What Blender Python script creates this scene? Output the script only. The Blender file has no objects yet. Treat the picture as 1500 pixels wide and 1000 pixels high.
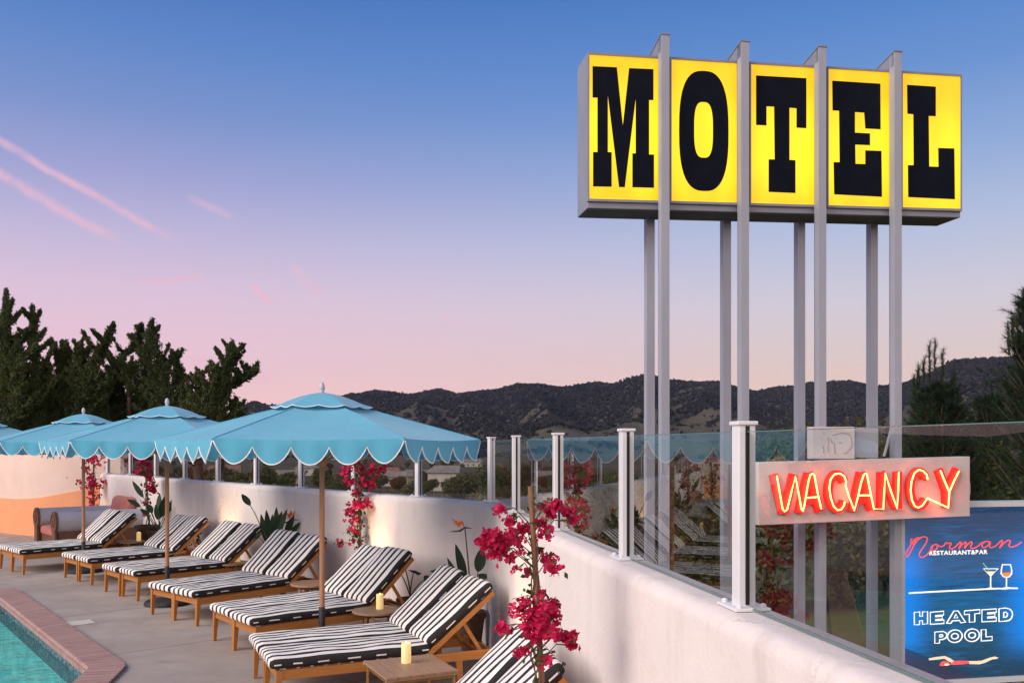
import bpy, bmesh, math, random
import numpy as np
from mathutils import Vector, Matrix, noise, geometry

PI = math.pi
R = math.radians
SC = bpy.context.scene
COL = SC.collection
rnd = random.Random(7)
nrg = np.random.default_rng(11)

# ------------------------------------------------------------------ camera
F = 1300.0; H = 2.2; CX = 750.0; HY = 652.0
cam = bpy.data.cameras.new('camera')
cam.sensor_fit = 'HORIZONTAL'; cam.sensor_width = 36.0
cam.lens = 36.0 * F / 1500.0
cam.shift_y = (HY - 500.0) / 1500.0
cam.clip_start = 0.05; cam.clip_end = 20000
camo = bpy.data.objects.new('camera', cam)
COL.objects.link(camo)
camo.location = (0, 0, H); camo.rotation_euler = (PI / 2, 0, 0)
SC.camera = camo

def P(px, py, d):
    return Vector(((px - CX) / F * d, d, H - (py - HY) / F * d))

# ------------------------------------------------------------------ world
SC.view_settings.view_transform = 'Standard'
SC.view_settings.look = 'None'
SC.view_settings.exposure = 0.0
SC.view_settings.gamma = 1.0
SC.cycles.use_denoising = True
SC.cycles.max_bounces = 8
SC.cycles.transparent_max_bounces = 24
SC.cycles.sample_clamp_indirect = 6.0
SC.cycles.caustics_reflective = False
SC.cycles.caustics_refractive = False

def lin(c):
    return tuple(((v / 255.0) / 12.92 if v <= 10 else (((v / 255.0) + 0.055) / 1.055) ** 2.4) for v in c)

class NT:
    """small helper to write node trees"""
    def __init__(s, tree):
        s.t = tree; s.n = tree.nodes; s.l = tree.links
    def new(s, typ, **kw):
        n = s.n.new(typ)
        for k, v in kw.items(): setattr(n, k, v)
        return n
    def put(s, sock, v):
        if v is None: return
        if hasattr(v, 'is_linked') or hasattr(v, 'links'): s.l.new(v, sock)
        else: sock.default_value = v
    def math(s, op, a, b=None, c=None, clamp=False):
        n = s.new('ShaderNodeMath', operation=op, use_clamp=clamp)
        s.put(n.inputs[0], a); s.put(n.inputs[1], b)
        if c is not None: s.put(n.inputs[2], c)
        return n.outputs[0]
    def vmath(s, op, a, b=None):
        n = s.new('ShaderNodeVectorMath', operation=op)
        s.put(n.inputs[0], a); s.put(n.inputs[1], b)
        return n.outputs['Value'] if op in ('DOT_PRODUCT', 'LENGTH', 'DISTANCE') else n.outputs['Vector']
    def ramp(s, fac, stops, interp='LINEAR'):
        n = s.new('ShaderNodeValToRGB'); cr = n.color_ramp; cr.interpolation = interp
        while len(cr.elements) < len(stops): cr.elements.new(0.5)
        for e, (p, c) in zip(cr.elements, stops):
            e.position = p; e.color = tuple(c)[:3] + (1.0,)
        s.put(n.inputs[0], fac)
        return n.outputs[0]
    def mix(s, fac, a, b, blend='MIX'):
        n = s.new('ShaderNodeMix', data_type='RGBA', blend_type=blend)
        s.put(n.inputs[0], fac)
        s.put(n.inputs[6], a if not isinstance(a, tuple) else a[:3] + (1,))
        s.put(n.inputs[7], b if not isinstance(b, tuple) else b[:3] + (1,))
        return n.outputs[2]
    def noise(s, vec, scale, detail=4, rough=0.5, dist=0.0, out='Fac'):
        n = s.new('ShaderNodeTexNoise')
        if vec is not None: s.put(n.inputs['Vector'], vec)
        n.inputs['Scale'].default_value = scale; n.inputs['Detail'].default_value = detail
        n.inputs['Roughness'].default_value = rough; n.inputs['Distortion'].default_value = dist
        return n.outputs[out]
    def maprange(s, v, a, b, c=0.0, d=1.0, smooth=False):
        n = s.new('ShaderNodeMapRange', clamp=True)
        if smooth: n.interpolation_type = 'SMOOTHSTEP'
        s.put(n.inputs[0], v)
        for i, q in enumerate((a, b, c, d)): n.inputs[i + 1].default_value = q
        return n.outputs[0]
    def mapping(s, vec, scale=(1, 1, 1), loc=(0, 0, 0), rot=(0, 0, 0)):
        n = s.new('ShaderNodeMapping')
        s.put(n.inputs[0], vec)
        n.inputs['Location'].default_value = loc; n.inputs['Rotation'].default_value = rot; n.inputs['Scale'].default_value = scale
        return n.outputs[0]

def build_world():
    w = bpy.data.worlds.new('World'); SC.world = w; w.use_nodes = True
    t = NT(w.node_tree); t.n.clear()
    tc = t.new('ShaderNodeTexCoord'); d = tc.outputs['Generated']
    sep = t.new('ShaderNodeSeparateXYZ'); t.put(sep.inputs[0], d)
    x, y, z = sep.outputs
    Lr = [(0, (250, 204, 206)), (.05, (250, 204, 208)), (.10, (241, 201, 214)), (.16, (224, 198, 221)), (.215, (196, 186, 220)),
          (.27, (163, 166, 214)), (.33, (124, 149, 206)), (.39, (96, 136, 202)), (.46, (70, 116, 188)), (1, (32, 62, 128))]
    Rr = [(0, (246, 205, 186)), (.05, (242, 206, 190)), (.09, (230, 207, 202)), (.15, (214, 207, 219)), (.22, (184, 195, 224)),
          (.29, (146, 173, 219)), (.36, (108, 149, 211)), (.41, (90, 137, 205)), (.46, (74, 122, 196)), (1, (32, 62, 128))]
    cl = t.ramp(z, [(p, lin(c)) for p, c in Lr]); cr = t.ramp(z, [(p, lin(c)) for p, c in Rr])
    az = t.maprange(x, -0.34, 0.30, 0, 1)
    col = t.mix(az, cl, cr)
    # pink contrails and wisps: bands along great circles, broken up by noise
    def streak(p0, p1, wid, amt, seed, col):
        a = P(*p0, 1.0) - Vector((0, 0, H)); b = P(*p1, 1.0) - Vector((0, 0, H))
        a.normalize(); b.normalize()
        n = a.cross(b).normalized(); m = (a + b).normalized(); al = n.cross(m).normalized()
        half = abs(b.dot(al))
        wob = t.math('MULTIPLY', t.math('SUBTRACT', t.noise(d, 26.0 + seed, 3), 0.5), wid * 1.1)
        dist = t.math('ABSOLUTE', t.math('ADD', t.vmath('DOT_PRODUCT', d, tuple(n)), wob))
        band = t.maprange(dist, 0, wid, 1, 0, True)
        alongv = t.math('ABSOLUTE', t.vmath('DOT_PRODUCT', d, tuple(al)))
        ends = t.maprange(alongv, half * .62, half * 1.02, 1, 0, True)
        front = t.math('GREATER_THAN', t.vmath('DOT_PRODUCT', d, tuple(m)), 0.2)
        br = t.maprange(t.noise(d, 60.0 + seed, 4, .6), .3, .62, .45, 1)
        f = t.math('MULTIPLY', t.math('MULTIPLY', band, ends), t.math('MULTIPLY', t.math('MULTIPLY', br, front), amt))
        return t.mix(f, col, lin((240, 190, 208)))
    for k, (a, b, wd, am) in enumerate([((-160, 118), (270, 360), .0062, .8), ((-160, 164), (190, 364), .0078, .7),
                                        ((364, 414), (402, 448), .006, .9), ((425, 385), (475, 440), .009, .5), ((270, 282), (345, 322), .006, .4),
                                        ((190, 414), (305, 404), .006, .6), ((80, 395), (170, 412), .005, .2), ((640, 462), (680, 478), .005, .35),
                                        ((260, 520), (420, 560), .012, .3)]):
        col = streak(a, b, wd, am, k * 3.1, col)
    soft = t.noise(t.mapping(d, (1.5, 1.5, 9)), 5.0, 4, .55)
    col = t.mix(t.math('MULTIPLY', t.maprange(z, .02, .1, 1, 0), t.maprange(soft, .5, .75, 0, .22)), col, lin((255, 214, 198)))
    # the afterglow of the sun that has just set behind the photographer
    back = t.maprange(y, 0.15, -0.85, 0, 1, True)
    low = t.maprange(z, -0.05, 0.9, 1, 0, True)
    glow = t.math('MULTIPLY', t.math('MULTIPLY', back, low), t.maprange(z, .04, .22, .06, 1, True))
    col = t.mix(glow, col, (3.2, 2.5, 2.2))
    col = t.mix(t.maprange(z, -0.02, -0.12, 0, 1), col, (.10, .09, .085))
    bg = t.new('ShaderNodeBackground'); t.put(bg.inputs[0], col); bg.inputs[1].default_value = 1.0
    out = t.new('ShaderNodeOutputWorld'); t.l.new(bg.outputs[0], out.inputs[0])
build_world()

sun = bpy.data.lights.new('sun', 'SUN'); sun.energy = 3.4; sun.angle = R(44); sun.color = (1.0, .89, .80)
suno = bpy.data.objects.new('sun', sun); COL.objects.link(suno)
suno.rotation_euler = Vector((0.75, 0.45, -0.60)).to_track_quat('-Z', 'Y').to_euler()

# ------------------------------------------------------------------ materials
def mat(name, c1, c2=None, scale=4.0, rough=.6, bump=0.0, bscale=None, detail=5, lo=.35, hi=.65, metal=0.0, stretch=(1, 1, 1),
        coords='Object', spec=.4, sub=0.0):
    m = bpy.data.materials.new(name); m.use_nodes = True
    t = NT(m.node_tree); b = t.n['Principled BSDF']
    b.inputs['Roughness'].default_value = rough; b.inputs['Metallic'].default_value = metal
    b.inputs['Specular IOR Level'].default_value = spec
    if coords == 'World': vec = t.new('ShaderNodeNewGeometry').outputs['Position']
    else: vec = t.new('ShaderNodeTexCoord').outputs[coords]
    vec = t.mapping(vec, stretch)
    if c2 is not None:
        f = t.maprange(t.noise(vec, scale, detail, .6), lo, hi)
        t.put(b.inputs['Base Color'], t.mix(f, c1, c2))
    else:
        b.inputs['Base Color'].default_value = tuple(c1)[:3] + (1,)
    if bump:
        bn = t.new('ShaderNodeBump'); bn.inputs['Strength'].default_value = bump; bn.inputs['Distance'].default_value = .02
        t.put(bn.inputs['Height'], t.noise(vec, bscale or scale * 6, 5, .6)); t.l.new(bn.outputs[0], b.inputs['Normal'])
    return m

def emat(name, c, strength=1.0, base=None):
    m = bpy.data.materials.new(name); m.use_nodes = True
    b = m.node_tree.nodes['Principled BSDF']
    b.inputs['Base Color'].default_value = tuple(base or c)[:3] + (1,)
    b.inputs['Emission Color'].default_value = tuple(c)[:3] + (1,); b.inputs['Emission Strength'].default_value = strength
    b.inputs['Roughness'].default_value = .4
    return m

def thin_glass(name, tint, ior=1.5, boost=1.0, streak=0.0):
    m = bpy.data.materials.new(name); m.use_nodes = True
    t = NT(m.node_tree); t.n.clear()
    fr = t.new('ShaderNodeFresnel'); fr.inputs[0].default_value = ior
    tr = t.new('ShaderNodeBsdfTransparent'); tr.inputs[0].default_value = tuple(tint) + (1,)
    gl = t.new('ShaderNodeBsdfGlossy'); gl.inputs['Roughness'].default_value = 0.0; gl.inputs[0].default_value = (1, 1, 1, 1)
    mx = t.new('ShaderNodeMixShader')
    t.put(mx.inputs[0], t.math('MULTIPLY', fr.outputs[0], boost, clamp=True)); t.l.new(tr.outputs[0], mx.inputs[1]); t.l.new(gl.outputs[0], mx.inputs[2])
    out = t.new('ShaderNodeOutputMaterial'); t.l.new(mx.outputs[0], out.inputs[0])
    return m

def leafmat(name, c1, c2, scale=.6, rough=.6, trans=0.25):
    m = bpy.data.materials.new(name); m.use_nodes = True
    t = NT(m.node_tree); t.n.clear()
    pos = t.new('ShaderNodeNewGeometry').outputs['Position']
    isl = t.new('ShaderNodeNewGeometry').outputs['Random Per Island']
    f = t.math('ADD', t.math('MULTIPLY', t.maprange(t.noise(pos, scale, 3), .35, .65), .55), t.math('MULTIPLY', isl, .45))
    c = t.mix(f, c1, c2)
    df = t.new('ShaderNodeBsdfPrincipled'); t.put(df.inputs['Base Color'], c); df.inputs['Roughness'].default_value = rough
    df.inputs['Specular IOR Level'].default_value = .25
    tl = t.new('ShaderNodeBsdfTranslucent'); t.put(tl.inputs[0], c)
    mx = t.new('ShaderNodeMixShader'); mx.inputs[0].default_value = trans
    t.l.new(df.outputs[0], mx.inputs[1]); t.l.new(tl.outputs[0], mx.inputs[2])
    out = t.new('ShaderNodeOutputMaterial'); t.l.new(mx.outputs[0], out.inputs[0])
    return m

def stripe_mat():
    m = bpy.data.materials.new('striped_canvas'); m.use_nodes = True
    t = NT(m.node_tree); b = t.n['Principled BSDF']
    tc = t.new('ShaderNodeTexCoord').outputs['Object']
    oi = t.new('ShaderNodeObjectInfo').outputs['Random']
    sep = t.new('ShaderNodeSeparateXYZ'); t.put(sep.inputs[0], tc)
    off = t.new('ShaderNodeCombineXYZ'); t.put(off.inputs[0], t.math('MULTIPLY', oi, 31.0)); t.put(off.inputs[1], t.math('MULTIPLY', oi, 17.0))
    vec = t.vmath('ADD', t.mapping(tc, (1, .8, 1)), off.outputs[0])
    wob = t.math('MULTIPLY', t.math('SUBTRACT', t.noise(vec, 2.6, 2), .5), .015)
    xx = t.math('ADD', sep.outputs[0], wob)
    ph = t.math('FRACT', t.math('ADD', t.math('MULTIPLY', xx, 1 / .1100), 100.29))
    dark = t.math('GREATER_THAN', ph, .60)
    # woven side: dark band with a broken white ribbon running along it
    side = t.math('GREATER_THAN', t.math('ABSOLUTE', sep.outputs[0]), .2885)
    dash = t.math('LESS_THAN', t.math('FRACT', t.math('MULTIPLY', t.math('ADD', sep.outputs[1], t.math('MULTIPLY', t.noise(vec, 2.0, 2), .4)), 4.6)), .4)
    nz = t.math('LESS_THAN', t.math('ABSOLUTE', t.math('ADD', sep.outputs[2], t.math('MULTIPLY', t.math('SUBTRACT', t.noise(vec, 3.0, 2), .5), .02))), .006)
    sd = t.math('SUBTRACT', 1.0, t.math('MULTIPLY', dash, nz))
    dk = t.math('ADD', t.math('MULTIPLY', dark, t.math('SUBTRACT', 1.0, side)), t.math('MULTIPLY', sd, side))
    wv = t.noise(tc, 300.0, 2)
    white = t.mix(t.maprange(t.noise(vec, 3.0, 4), .3, .7), (.84, .80, .76), (.76, .71, .675))
    blk = t.mix(wv, (.018, .017, .02), (.04, .036, .036))
    t.put(b.inputs['Base Color'], t.mix(dk, white, blk))
    b.inputs['Roughness'].default_value = .9; b.inputs['Specular IOR Level'].default_value = .15
    bn = t.new('ShaderNodeBump'); bn.inputs['Strength'].default_value = .45; bn.inputs['Distance'].default_value = .02
    h = t.math('ADD', t.math('MULTIPLY', t.noise(t.vmath('ADD', t.mapping(tc, (1, .5, 1)), off.outputs[0]), 8.0, 4, .6), 1.0), t.math('MULTIPLY', wv, .04))
    t.put(bn.inputs['Height'], h); t.l.new(bn.outputs[0], b.inputs['Normal'])
    return m

def wood(name, c1, c2, scale=7, stretch=(14, 1, 14), rough=.5, bump=.15):
    return mat(name, c1, c2, scale, rough, bump, scale * 2, 6, .3, .7, stretch=stretch)

def concrete_mat():
    m = bpy.data.materials.new('deck_concrete'); m.use_nodes = True
    t = NT(m.node_tree); b = t.n['Principled BSDF']
    pos = t.new('ShaderNodeNewGeometry').outputs['Position']
    big = t.maprange(t.noise(pos, .55, 6, .6), .3, .7); mid = t.maprange(t.noise(pos, 3.0, 6, .65), .35, .65)
    fine = t.noise(pos, 90.0, 3, .6)
    c = t.mix(big, (.34, .285, .25), (.48, .415, .37)); c = t.mix(t.math('MULTIPLY', mid, .5), c, (.30, .245, .215)); c = t.mix(t.math('MULTIPLY', t.maprange(t.noise(t.mapping(pos, (1, 1, 1), (5, 3, 0)), 1.1, 6, .7, .6), .56, .66), .45), c, (.24, .20, .18))
    c = t.mix(t.math('MULTIPLY', t.maprange(fine, .55, .75), .25), c, (.18, .15, .14))
    # saw-cut joints in a grid that follows the walls
    r = t.mapping(pos, (1, 1, 1), (0, 0, 0), (0, 0, R(-41)))
    s = t.new('ShaderNodeSeparateXYZ'); t.put(s.inputs[0], r)
    jx = t.math('LESS_THAN', t.math('ABSOLUTE', t.math('SUBTRACT', t.math('FRACT', t.math('MULTIPLY', t.math('ADD', s.outputs[0], 40.3), 1 / 2.6)), .5)), .0036)
    jy = t.math('LESS_THAN', t.math('ABSOLUTE', t.math('SUBTRACT', t.math('FRACT', t.math('MULTIPLY', t.math('ADD', s.outputs[1], 40.9), 1 / 2.6)), .5)), .0036)
    j = t.math('MAXIMUM', jx, jy)
    c = t.mix(t.math('MULTIPLY', j, .75), c, (.10, .085, .075))
    t.put(b.inputs['Base Color'], c); b.inputs['Roughness'].default_value = .8; b.inputs['Specular IOR Level'].default_value = .3
    bn = t.new('ShaderNodeBump'); bn.inputs['Strength'].default_value = .25; bn.inputs['Distance'].default_value = .01
    t.put(bn.inputs['Height'], t.math('SUBTRACT', t.noise(pos, 45.0, 5, .7), j)); t.l.new(bn.outputs[0], b.inputs['Normal'])
    return m

def brick_mat():
    m = bpy.data.materials.new('coping_brick'); m.use_nodes = True
    t = NT(m.node_tree); b = t.n['Principled BSDF']
    uv = t.new('ShaderNodeUVMap').outputs[0]
    br = t.new('ShaderNodeTexBrick'); t.put(br.inputs['Vector'], uv)
    br.inputs['Scale'].default_value = 1.0; br.inputs['Mortar Size'].default_value = .009; br.inputs['Brick Width'].default_value = .46
    br.inputs['Row Height'].default_value = .105; br.offset = 0.0
    br.inputs['Color1'].default_value = (.44, .25, .215, 1); br.inputs['Color2'].default_value = (.33, .175, .155, 1); br.inputs['Mortar'].default_value = (.17, .125, .11, 1)
    pos = t.new('ShaderNodeNewGeometry').outputs['Position']
    c = t.mix(t.math('MULTIPLY', t.maprange(t.noise(pos, 7, 5, .65), .4, .7), .5), br.outputs['Color'], (.42, .30, .26))
    t.put(b.inputs['Base Color'], c); b.inputs['Roughness'].default_value = .75
    bn = t.new('ShaderNodeBump'); bn.inputs['Strength'].default_value = .4; bn.inputs['Distance'].default_value = .01
    t.put(bn.inputs['Height'], t.math('SUBTRACT', t.math('MULTIPLY', t.noise(pos, 60, 4), .4), br.outputs['Fac'])); t.l.new(bn.outputs[0], b.inputs['Normal'])
    return m

def water_mat():
    m = bpy.data.materials.new('pool_water'); m.use_nodes = True
    t = NT(m.node_tree); t.n.clear()
    pos = t.new('ShaderNodeNewGeometry').outputs['Position']
    n1 = t.noise(t.mapping(pos, (1, 1, 1), (0, 0, 0), (0, 0, R(20))), 2.6, 3, .5, .6); n2 = t.noise(pos, 9.0, 2, .5, .4)
    bn = t.new('ShaderNodeBump'); bn.inputs['Strength'].default_value = 1.0; bn.inputs['Distance'].default_value = .14
    t.put(bn.inputs['Height'], t.math('ADD', n1, t.math('MULTIPLY', n2, .18)))
    fr = t.new('ShaderNodeFresnel'); fr.inputs[0].default_value = 1.33; t.l.new(bn.outputs[0], fr.inputs[1])
    rf = t.new('ShaderNodeBsdfRefraction'); rf.inputs['IOR'].default_value = 1.33; rf.inputs['Roughness'].default_value = 0; rf.inputs[0].default_value = (.42, .80, .80, 1)
    tr = t.new('ShaderNodeBsdfTransparent'); tr.inputs[0].default_value = (.80, .985, .975, 1)
    t.l.new(bn.outputs[0], rf.inputs['Normal'])
    gl = t.new('ShaderNodeBsdfGlossy'); gl.inputs['Roughness'].default_value = .02; t.l.new(bn.outputs[0], gl.inputs['Normal'])
    m0 = t.new('ShaderNodeMixShader'); m0.inputs[0].default_value = .0
    t.l.new(tr.outputs[0], m0.inputs[1]); t.l.new(rf.outputs[0], m0.inputs[2])
    mx = t.new('ShaderNodeMixShader'); t.put(mx.inputs[0], t.math('MULTIPLY', fr.outputs[0], .72)); t.l.new(m0.outputs[0], mx.inputs[1]); t.l.new(gl.outputs[0], mx.inputs[2])
    out = t.new('ShaderNodeOutputMaterial'); t.l.new(mx.outputs[0], out.inputs[0])
    return m

def terrain_mat():
    m = bpy.data.materials.new('terrain'); m.use_nodes = True
    t = NT(m.node_tree); b = t.n['Principled BSDF']
    pos = t.new('ShaderNodeNewGeometry').outputs['Position']
    s = t.new('ShaderNodeSeparateXYZ'); t.put(s.inputs[0], pos)
    dist = t.vmath('LENGTH', pos)
    near = t.mix(t.maprange(t.noise(pos, .25, 6, .6), .4, .6), (.075, .10, .022), (.12, .105, .045))
    near = t.mix(t.maprange(t.noise(pos, 6.0, 4, .7), .4, .7, 0, .5), near, (.04, .05, .02))
    mid = t.mix(t.maprange(t.noise(pos, .03, 6, .65), .38, .62), (.085, .062, .038), (.045, .045, .024))
    # far hills: oak woodland in clumps over dry grass
    fm = t.mapping(pos, (1, .8, 1.6))
    clump = t.maprange(t.noise(fm, .0050, 9, .70, .5), .47, .55)
    fine = t.maprange(t.noise(fm, .030, 6, .75), .44, .54)
    grass = t.mix(t.noise(fm, .006, 6, .6), (.150, .130, .080), (.085, .088, .055))
    wood_ = t.mix(fine, (.008, .0085, .012), (.048, .043, .046))
    hh = t.maprange(s.outputs[2], 30, 110, 0, .60)
    woodf = t.math('ADD', t.math('MULTIPLY', clump, .85), hh, clamp=True)
    dots = t.maprange(t.noise(fm, .085, 4, .7), .50, .56)
    woodf = t.math('MAXIMUM', t.math('MULTIPLY', woodf, t.maprange(fine, .0, .7, .80, 1)), t.math('MULTIPLY', dots, .7))
    far = t.mix(woodf, grass, wood_)
    far = t.mix(t.math('MULTIPLY', woodf, .55), grass, wood_)
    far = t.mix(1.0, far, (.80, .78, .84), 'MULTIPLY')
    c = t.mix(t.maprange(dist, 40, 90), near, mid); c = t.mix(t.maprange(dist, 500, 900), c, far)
    t.put(b.inputs['Base Color'], c); b.inputs['Roughness'].default_value = .95; b.inputs['Specular IOR Level'].default_value = .1
    bn = t.new('ShaderNodeBump'); bn.inputs['Strength'].default_value = 1.0; bn.inputs['Distance'].default_value = 14.0
    t.put(bn.inputs['Height'], t.math('MULTIPLY', t.noise(fm, .02, 6, .7), t.maprange(dist, 300, 900))); t.l.new(bn.outputs[0], b.inputs['Normal'])
    return m

def mural_mat():
    m = bpy.data.materials.new('mural_plaster'); m.use_nodes = True
    t = NT(m.node_tree); b = t.n['Principled BSDF']
    uv = t.new('ShaderNodeUVMap').outputs[0]
    s = t.new('ShaderNodeSeparateXYZ'); t.put(s.inputs[0], uv)
    u, v = s.outputs[0], s.outputs[1]
    curve = t.new('ShaderNodeFloatCurve'); cm = curve.mapping; cv = cm.curves[0]
    pts = [(0, .455), (.15, .46), (.3, .475), (.45, .505), (.60, .55), (.72, .585), (.82, .64), (.90, .68), (1, .78)]
    while len(cv.points) < len(pts): cv.points.new(.5, .5)
    for p, q in zip(cv.points, pts): p.location = q
    cm.update(); curve.inputs[0].default_value = 1.0
    t.put(curve.inputs['Value'], u)
    below = t.math('LESS_THAN', v, curve.outputs[0])
    line = t.math('LESS_THAN', t.math('ABSOLUTE', t.math('SUBTRACT', v, curve.outputs[0])), .012)
    pos = t.new('ShaderNodeNewGeometry').outputs['Position']; n = t.maprange(t.noise(pos, 2.0, 5, .6), .3, .7)
    hi = t.mix(n, (.66, .50, .42), (.73, .57, .49)); lo = t.mix(n, (.72, .30, .14), (.80, .35, .18))
    c = t.mix(below, hi, lo); c = t.mix(line, c, (.80, .56, .42))
    t.put(b.inputs['Base Color'], c); b.inputs['Roughness'].default_value = .85
    return m

def panel_mat(name, c_lo, c_hi, e):
    """backlit translucent acrylic: no tubes are built, their uneven glow is painted into the emission"""
    m = bpy.data.materials.new(name); m.use_nodes = True
    t = NT(m.node_tree); b = t.n['Principled BSDF']
    uv = t.new('ShaderNodeTexCoord').outputs['Object']
    s = t.new('ShaderNodeSeparateXYZ'); t.put(s.inputs[0], uv)
    v = t.maprange(t.math('ABSOLUTE', t.math('SUBTRACT', s.outputs[2], 5.2)), .1, .8, 1, 0, True)
    n = t.maprange(t.noise(t.mapping(uv, (1.6, 1, .8)), 1.4, 2), .35, .65, -.25, .25)
    tube = t.math('MULTIPLY', t.math('SINE', t.math('MULTIPLY', s.outputs[0], 15.0)), .12)  # glow of unbuilt tubes, painted into the emission mix
    f = t.math('ADD', t.math('ADD', t.math('MULTIPLY', v, .9), n), t.math('SUBTRACT', tube, .08), clamp=True)
    c = t.mix(f, c_lo, c_hi)
    b.inputs['Base Color'].default_value = (.5, .36, .01, 1); t.put(b.inputs['Emission Color'], c); b.inputs['Emission Strength'].default_value = e
    b.inputs['Roughness'].default_value = .35; b.inputs['Specular IOR Level'].default_value = .3
    return m

def pool_panel_mat():
    m = bpy.data.materials.new('billboard_print'); m.use_nodes = True
    t = NT(m.node_tree); b = t.n['Principled BSDF']
    tc = t.new('ShaderNodeUVMap').outputs[0]
    s = t.new('ShaderNodeSeparateXYZ'); t.put(s.inputs[0], tc)
    u, v = s.outputs[0], s.outputs[1]
    n = t.noise(t.mapping(tc, (2.2, 26, 1)), 2.0, 5, .62, .5); n2 = t.noise(t.mapping(tc, (1, 3, 1)), 1.6, 3)
    base = t.ramp(v, [(0, (.006, .024, .06)), (.18, (.006, .055, .12)), (.30, (.004, .105, .25)), (.55, (.003, .125, .34)), (.8, (.003, .065, .19)), (1, (.004, .032, .10))])
    # printed waves
    c = t.mix(t.math('MULTIPLY', t.maprange(n, .5, .66), .75), base, (.010, .035, .10))
    c = t.mix(t.math('MULTIPLY', t.maprange(n, .46, .34), .3), c, (.02, .25, .62))
    # glow of side strips, not built, painted into the emission colour
    vv = t.maprange(t.math('ABSOLUTE', t.math('SUBTRACT', v, .46)), .18, .42, 1, 0, True)
    el = t.maprange(u, 0, .26, 1, 0, True); er = t.maprange(u, .62, .92, 0, 1, True)
    c = t.mix(t.math('MULTIPLY', t.math('MULTIPLY', t.math('MAXIMUM', el, er), vv), 1.0), c, (.0, .27, 1.0))
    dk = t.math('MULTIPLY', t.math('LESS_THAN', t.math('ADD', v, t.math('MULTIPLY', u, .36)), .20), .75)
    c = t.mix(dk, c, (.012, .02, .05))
    b.inputs['Base Color'].default_value = (.01, .02, .05, 1); t.put(b.inputs['Emission Color'], c); b.inputs['Emission Strength'].default_value = 1.0
    b.inputs['Roughness'].default_value = .3
    return m

def canvas_mat():
    m = bpy.data.materials.new('blue_canvas'); m.use_nodes = True
    t = NT(m.node_tree); t.n.clear()
    tc = t.new('ShaderNodeTexCoord').outputs['Object']
    f = t.maprange(t.noise(tc, 2.0, 4), .3, .7); wv = t.noise(tc, 260, 2)
    c = t.mix(f, (.115, .46, .63), (.135, .50, .67))
    b = t.new('ShaderNodeBsdfPrincipled'); t.put(b.inputs['Base Color'], c); b.inputs['Roughness'].default_value = .85; b.inputs['Specular IOR Level'].default_value = .2; b.inputs['Sheen Weight'].default_value = .25
    bn = t.new('ShaderNodeBump'); bn.inputs['Strength'].default_value = .5; bn.inputs['Distance'].default_value = .03
    t.put(bn.inputs['Height'], t.math('ADD', t.noise(tc, 3.0, 4, .55, .8), t.math('MULTIPLY', wv, .05))); t.l.new(bn.outputs[0], b.inputs['Normal'])
    tl = t.new('ShaderNodeBsdfTranslucent'); t.put(tl.inputs[0], c)
    mx = t.new('ShaderNodeMixShader'); mx.inputs[0].default_value = .22
    t.l.new(b.outputs[0], mx.inputs[1]); t.l.new(tl.outputs[0], mx.inputs[2])
    out = t.new('ShaderNodeOutputMaterial'); t.l.new(mx.outputs[0], out.inputs[0])
    return m

def plaster_mat():
    m = bpy.data.materials.new('wall_plaster'); m.use_nodes = True
    t = NT(m.node_tree); b = t.n['Principled BSDF']
    pos = t.new('ShaderNodeNewGeometry').outputs['Position']
    s = t.new('ShaderNodeSeparateXYZ'); t.put(s.inputs[0], pos)
    c = t.mix(t.maprange(t.noise(pos, .9, 6, .6), .3, .7), (.72, .65, .61), (.79, .725, .69))
    c = t.mix(t.math('MULTIPLY', t.maprange(t.noise(pos, 5.0, 6, .7), .5, .8), .35), c, (.58, .50, .46))
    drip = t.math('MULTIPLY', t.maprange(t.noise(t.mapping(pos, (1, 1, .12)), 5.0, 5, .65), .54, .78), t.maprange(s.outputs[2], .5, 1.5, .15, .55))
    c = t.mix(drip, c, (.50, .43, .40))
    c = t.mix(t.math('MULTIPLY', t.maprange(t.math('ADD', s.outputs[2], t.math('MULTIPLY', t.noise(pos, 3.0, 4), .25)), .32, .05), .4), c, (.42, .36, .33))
    vo = t.new('ShaderNodeTexVoronoi'); vo.feature = 'DISTANCE_TO_EDGE'; vo.inputs['Scale'].default_value = .8
    t.put(vo.inputs['Vector'], t.vmath('ADD', pos, t.vmath('MULTIPLY', t.noise(pos, 2.5, 5, .65, out='Color'), (.5, .5, .5))))
    crack = t.math('MULTIPLY', t.math('LESS_THAN', vo.outputs[0], .0035), t.maprange(t.noise(pos, .7, 2), .5, .56, 0, .5))
    c = t.mix(crack, c, (.34, .29, .27))
    t.put(b.inputs['Base Color'], c); b.inputs['Roughness'].default_value = .88; b.inputs['Specular IOR Level'].default_value = .2
    bn = t.new('ShaderNodeBump'); bn.inputs['Strength'].default_value = .85; bn.inputs['Distance'].default_value = .012
    t.put(bn.inputs['Height'], t.math('ADD', t.noise(pos, 3.5, 5, .6), t.math('MULTIPLY', t.noise(pos, 40.0, 5, .7), .35))); t.l.new(bn.outputs[0], b.inputs['Normal'])
    return m

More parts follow.
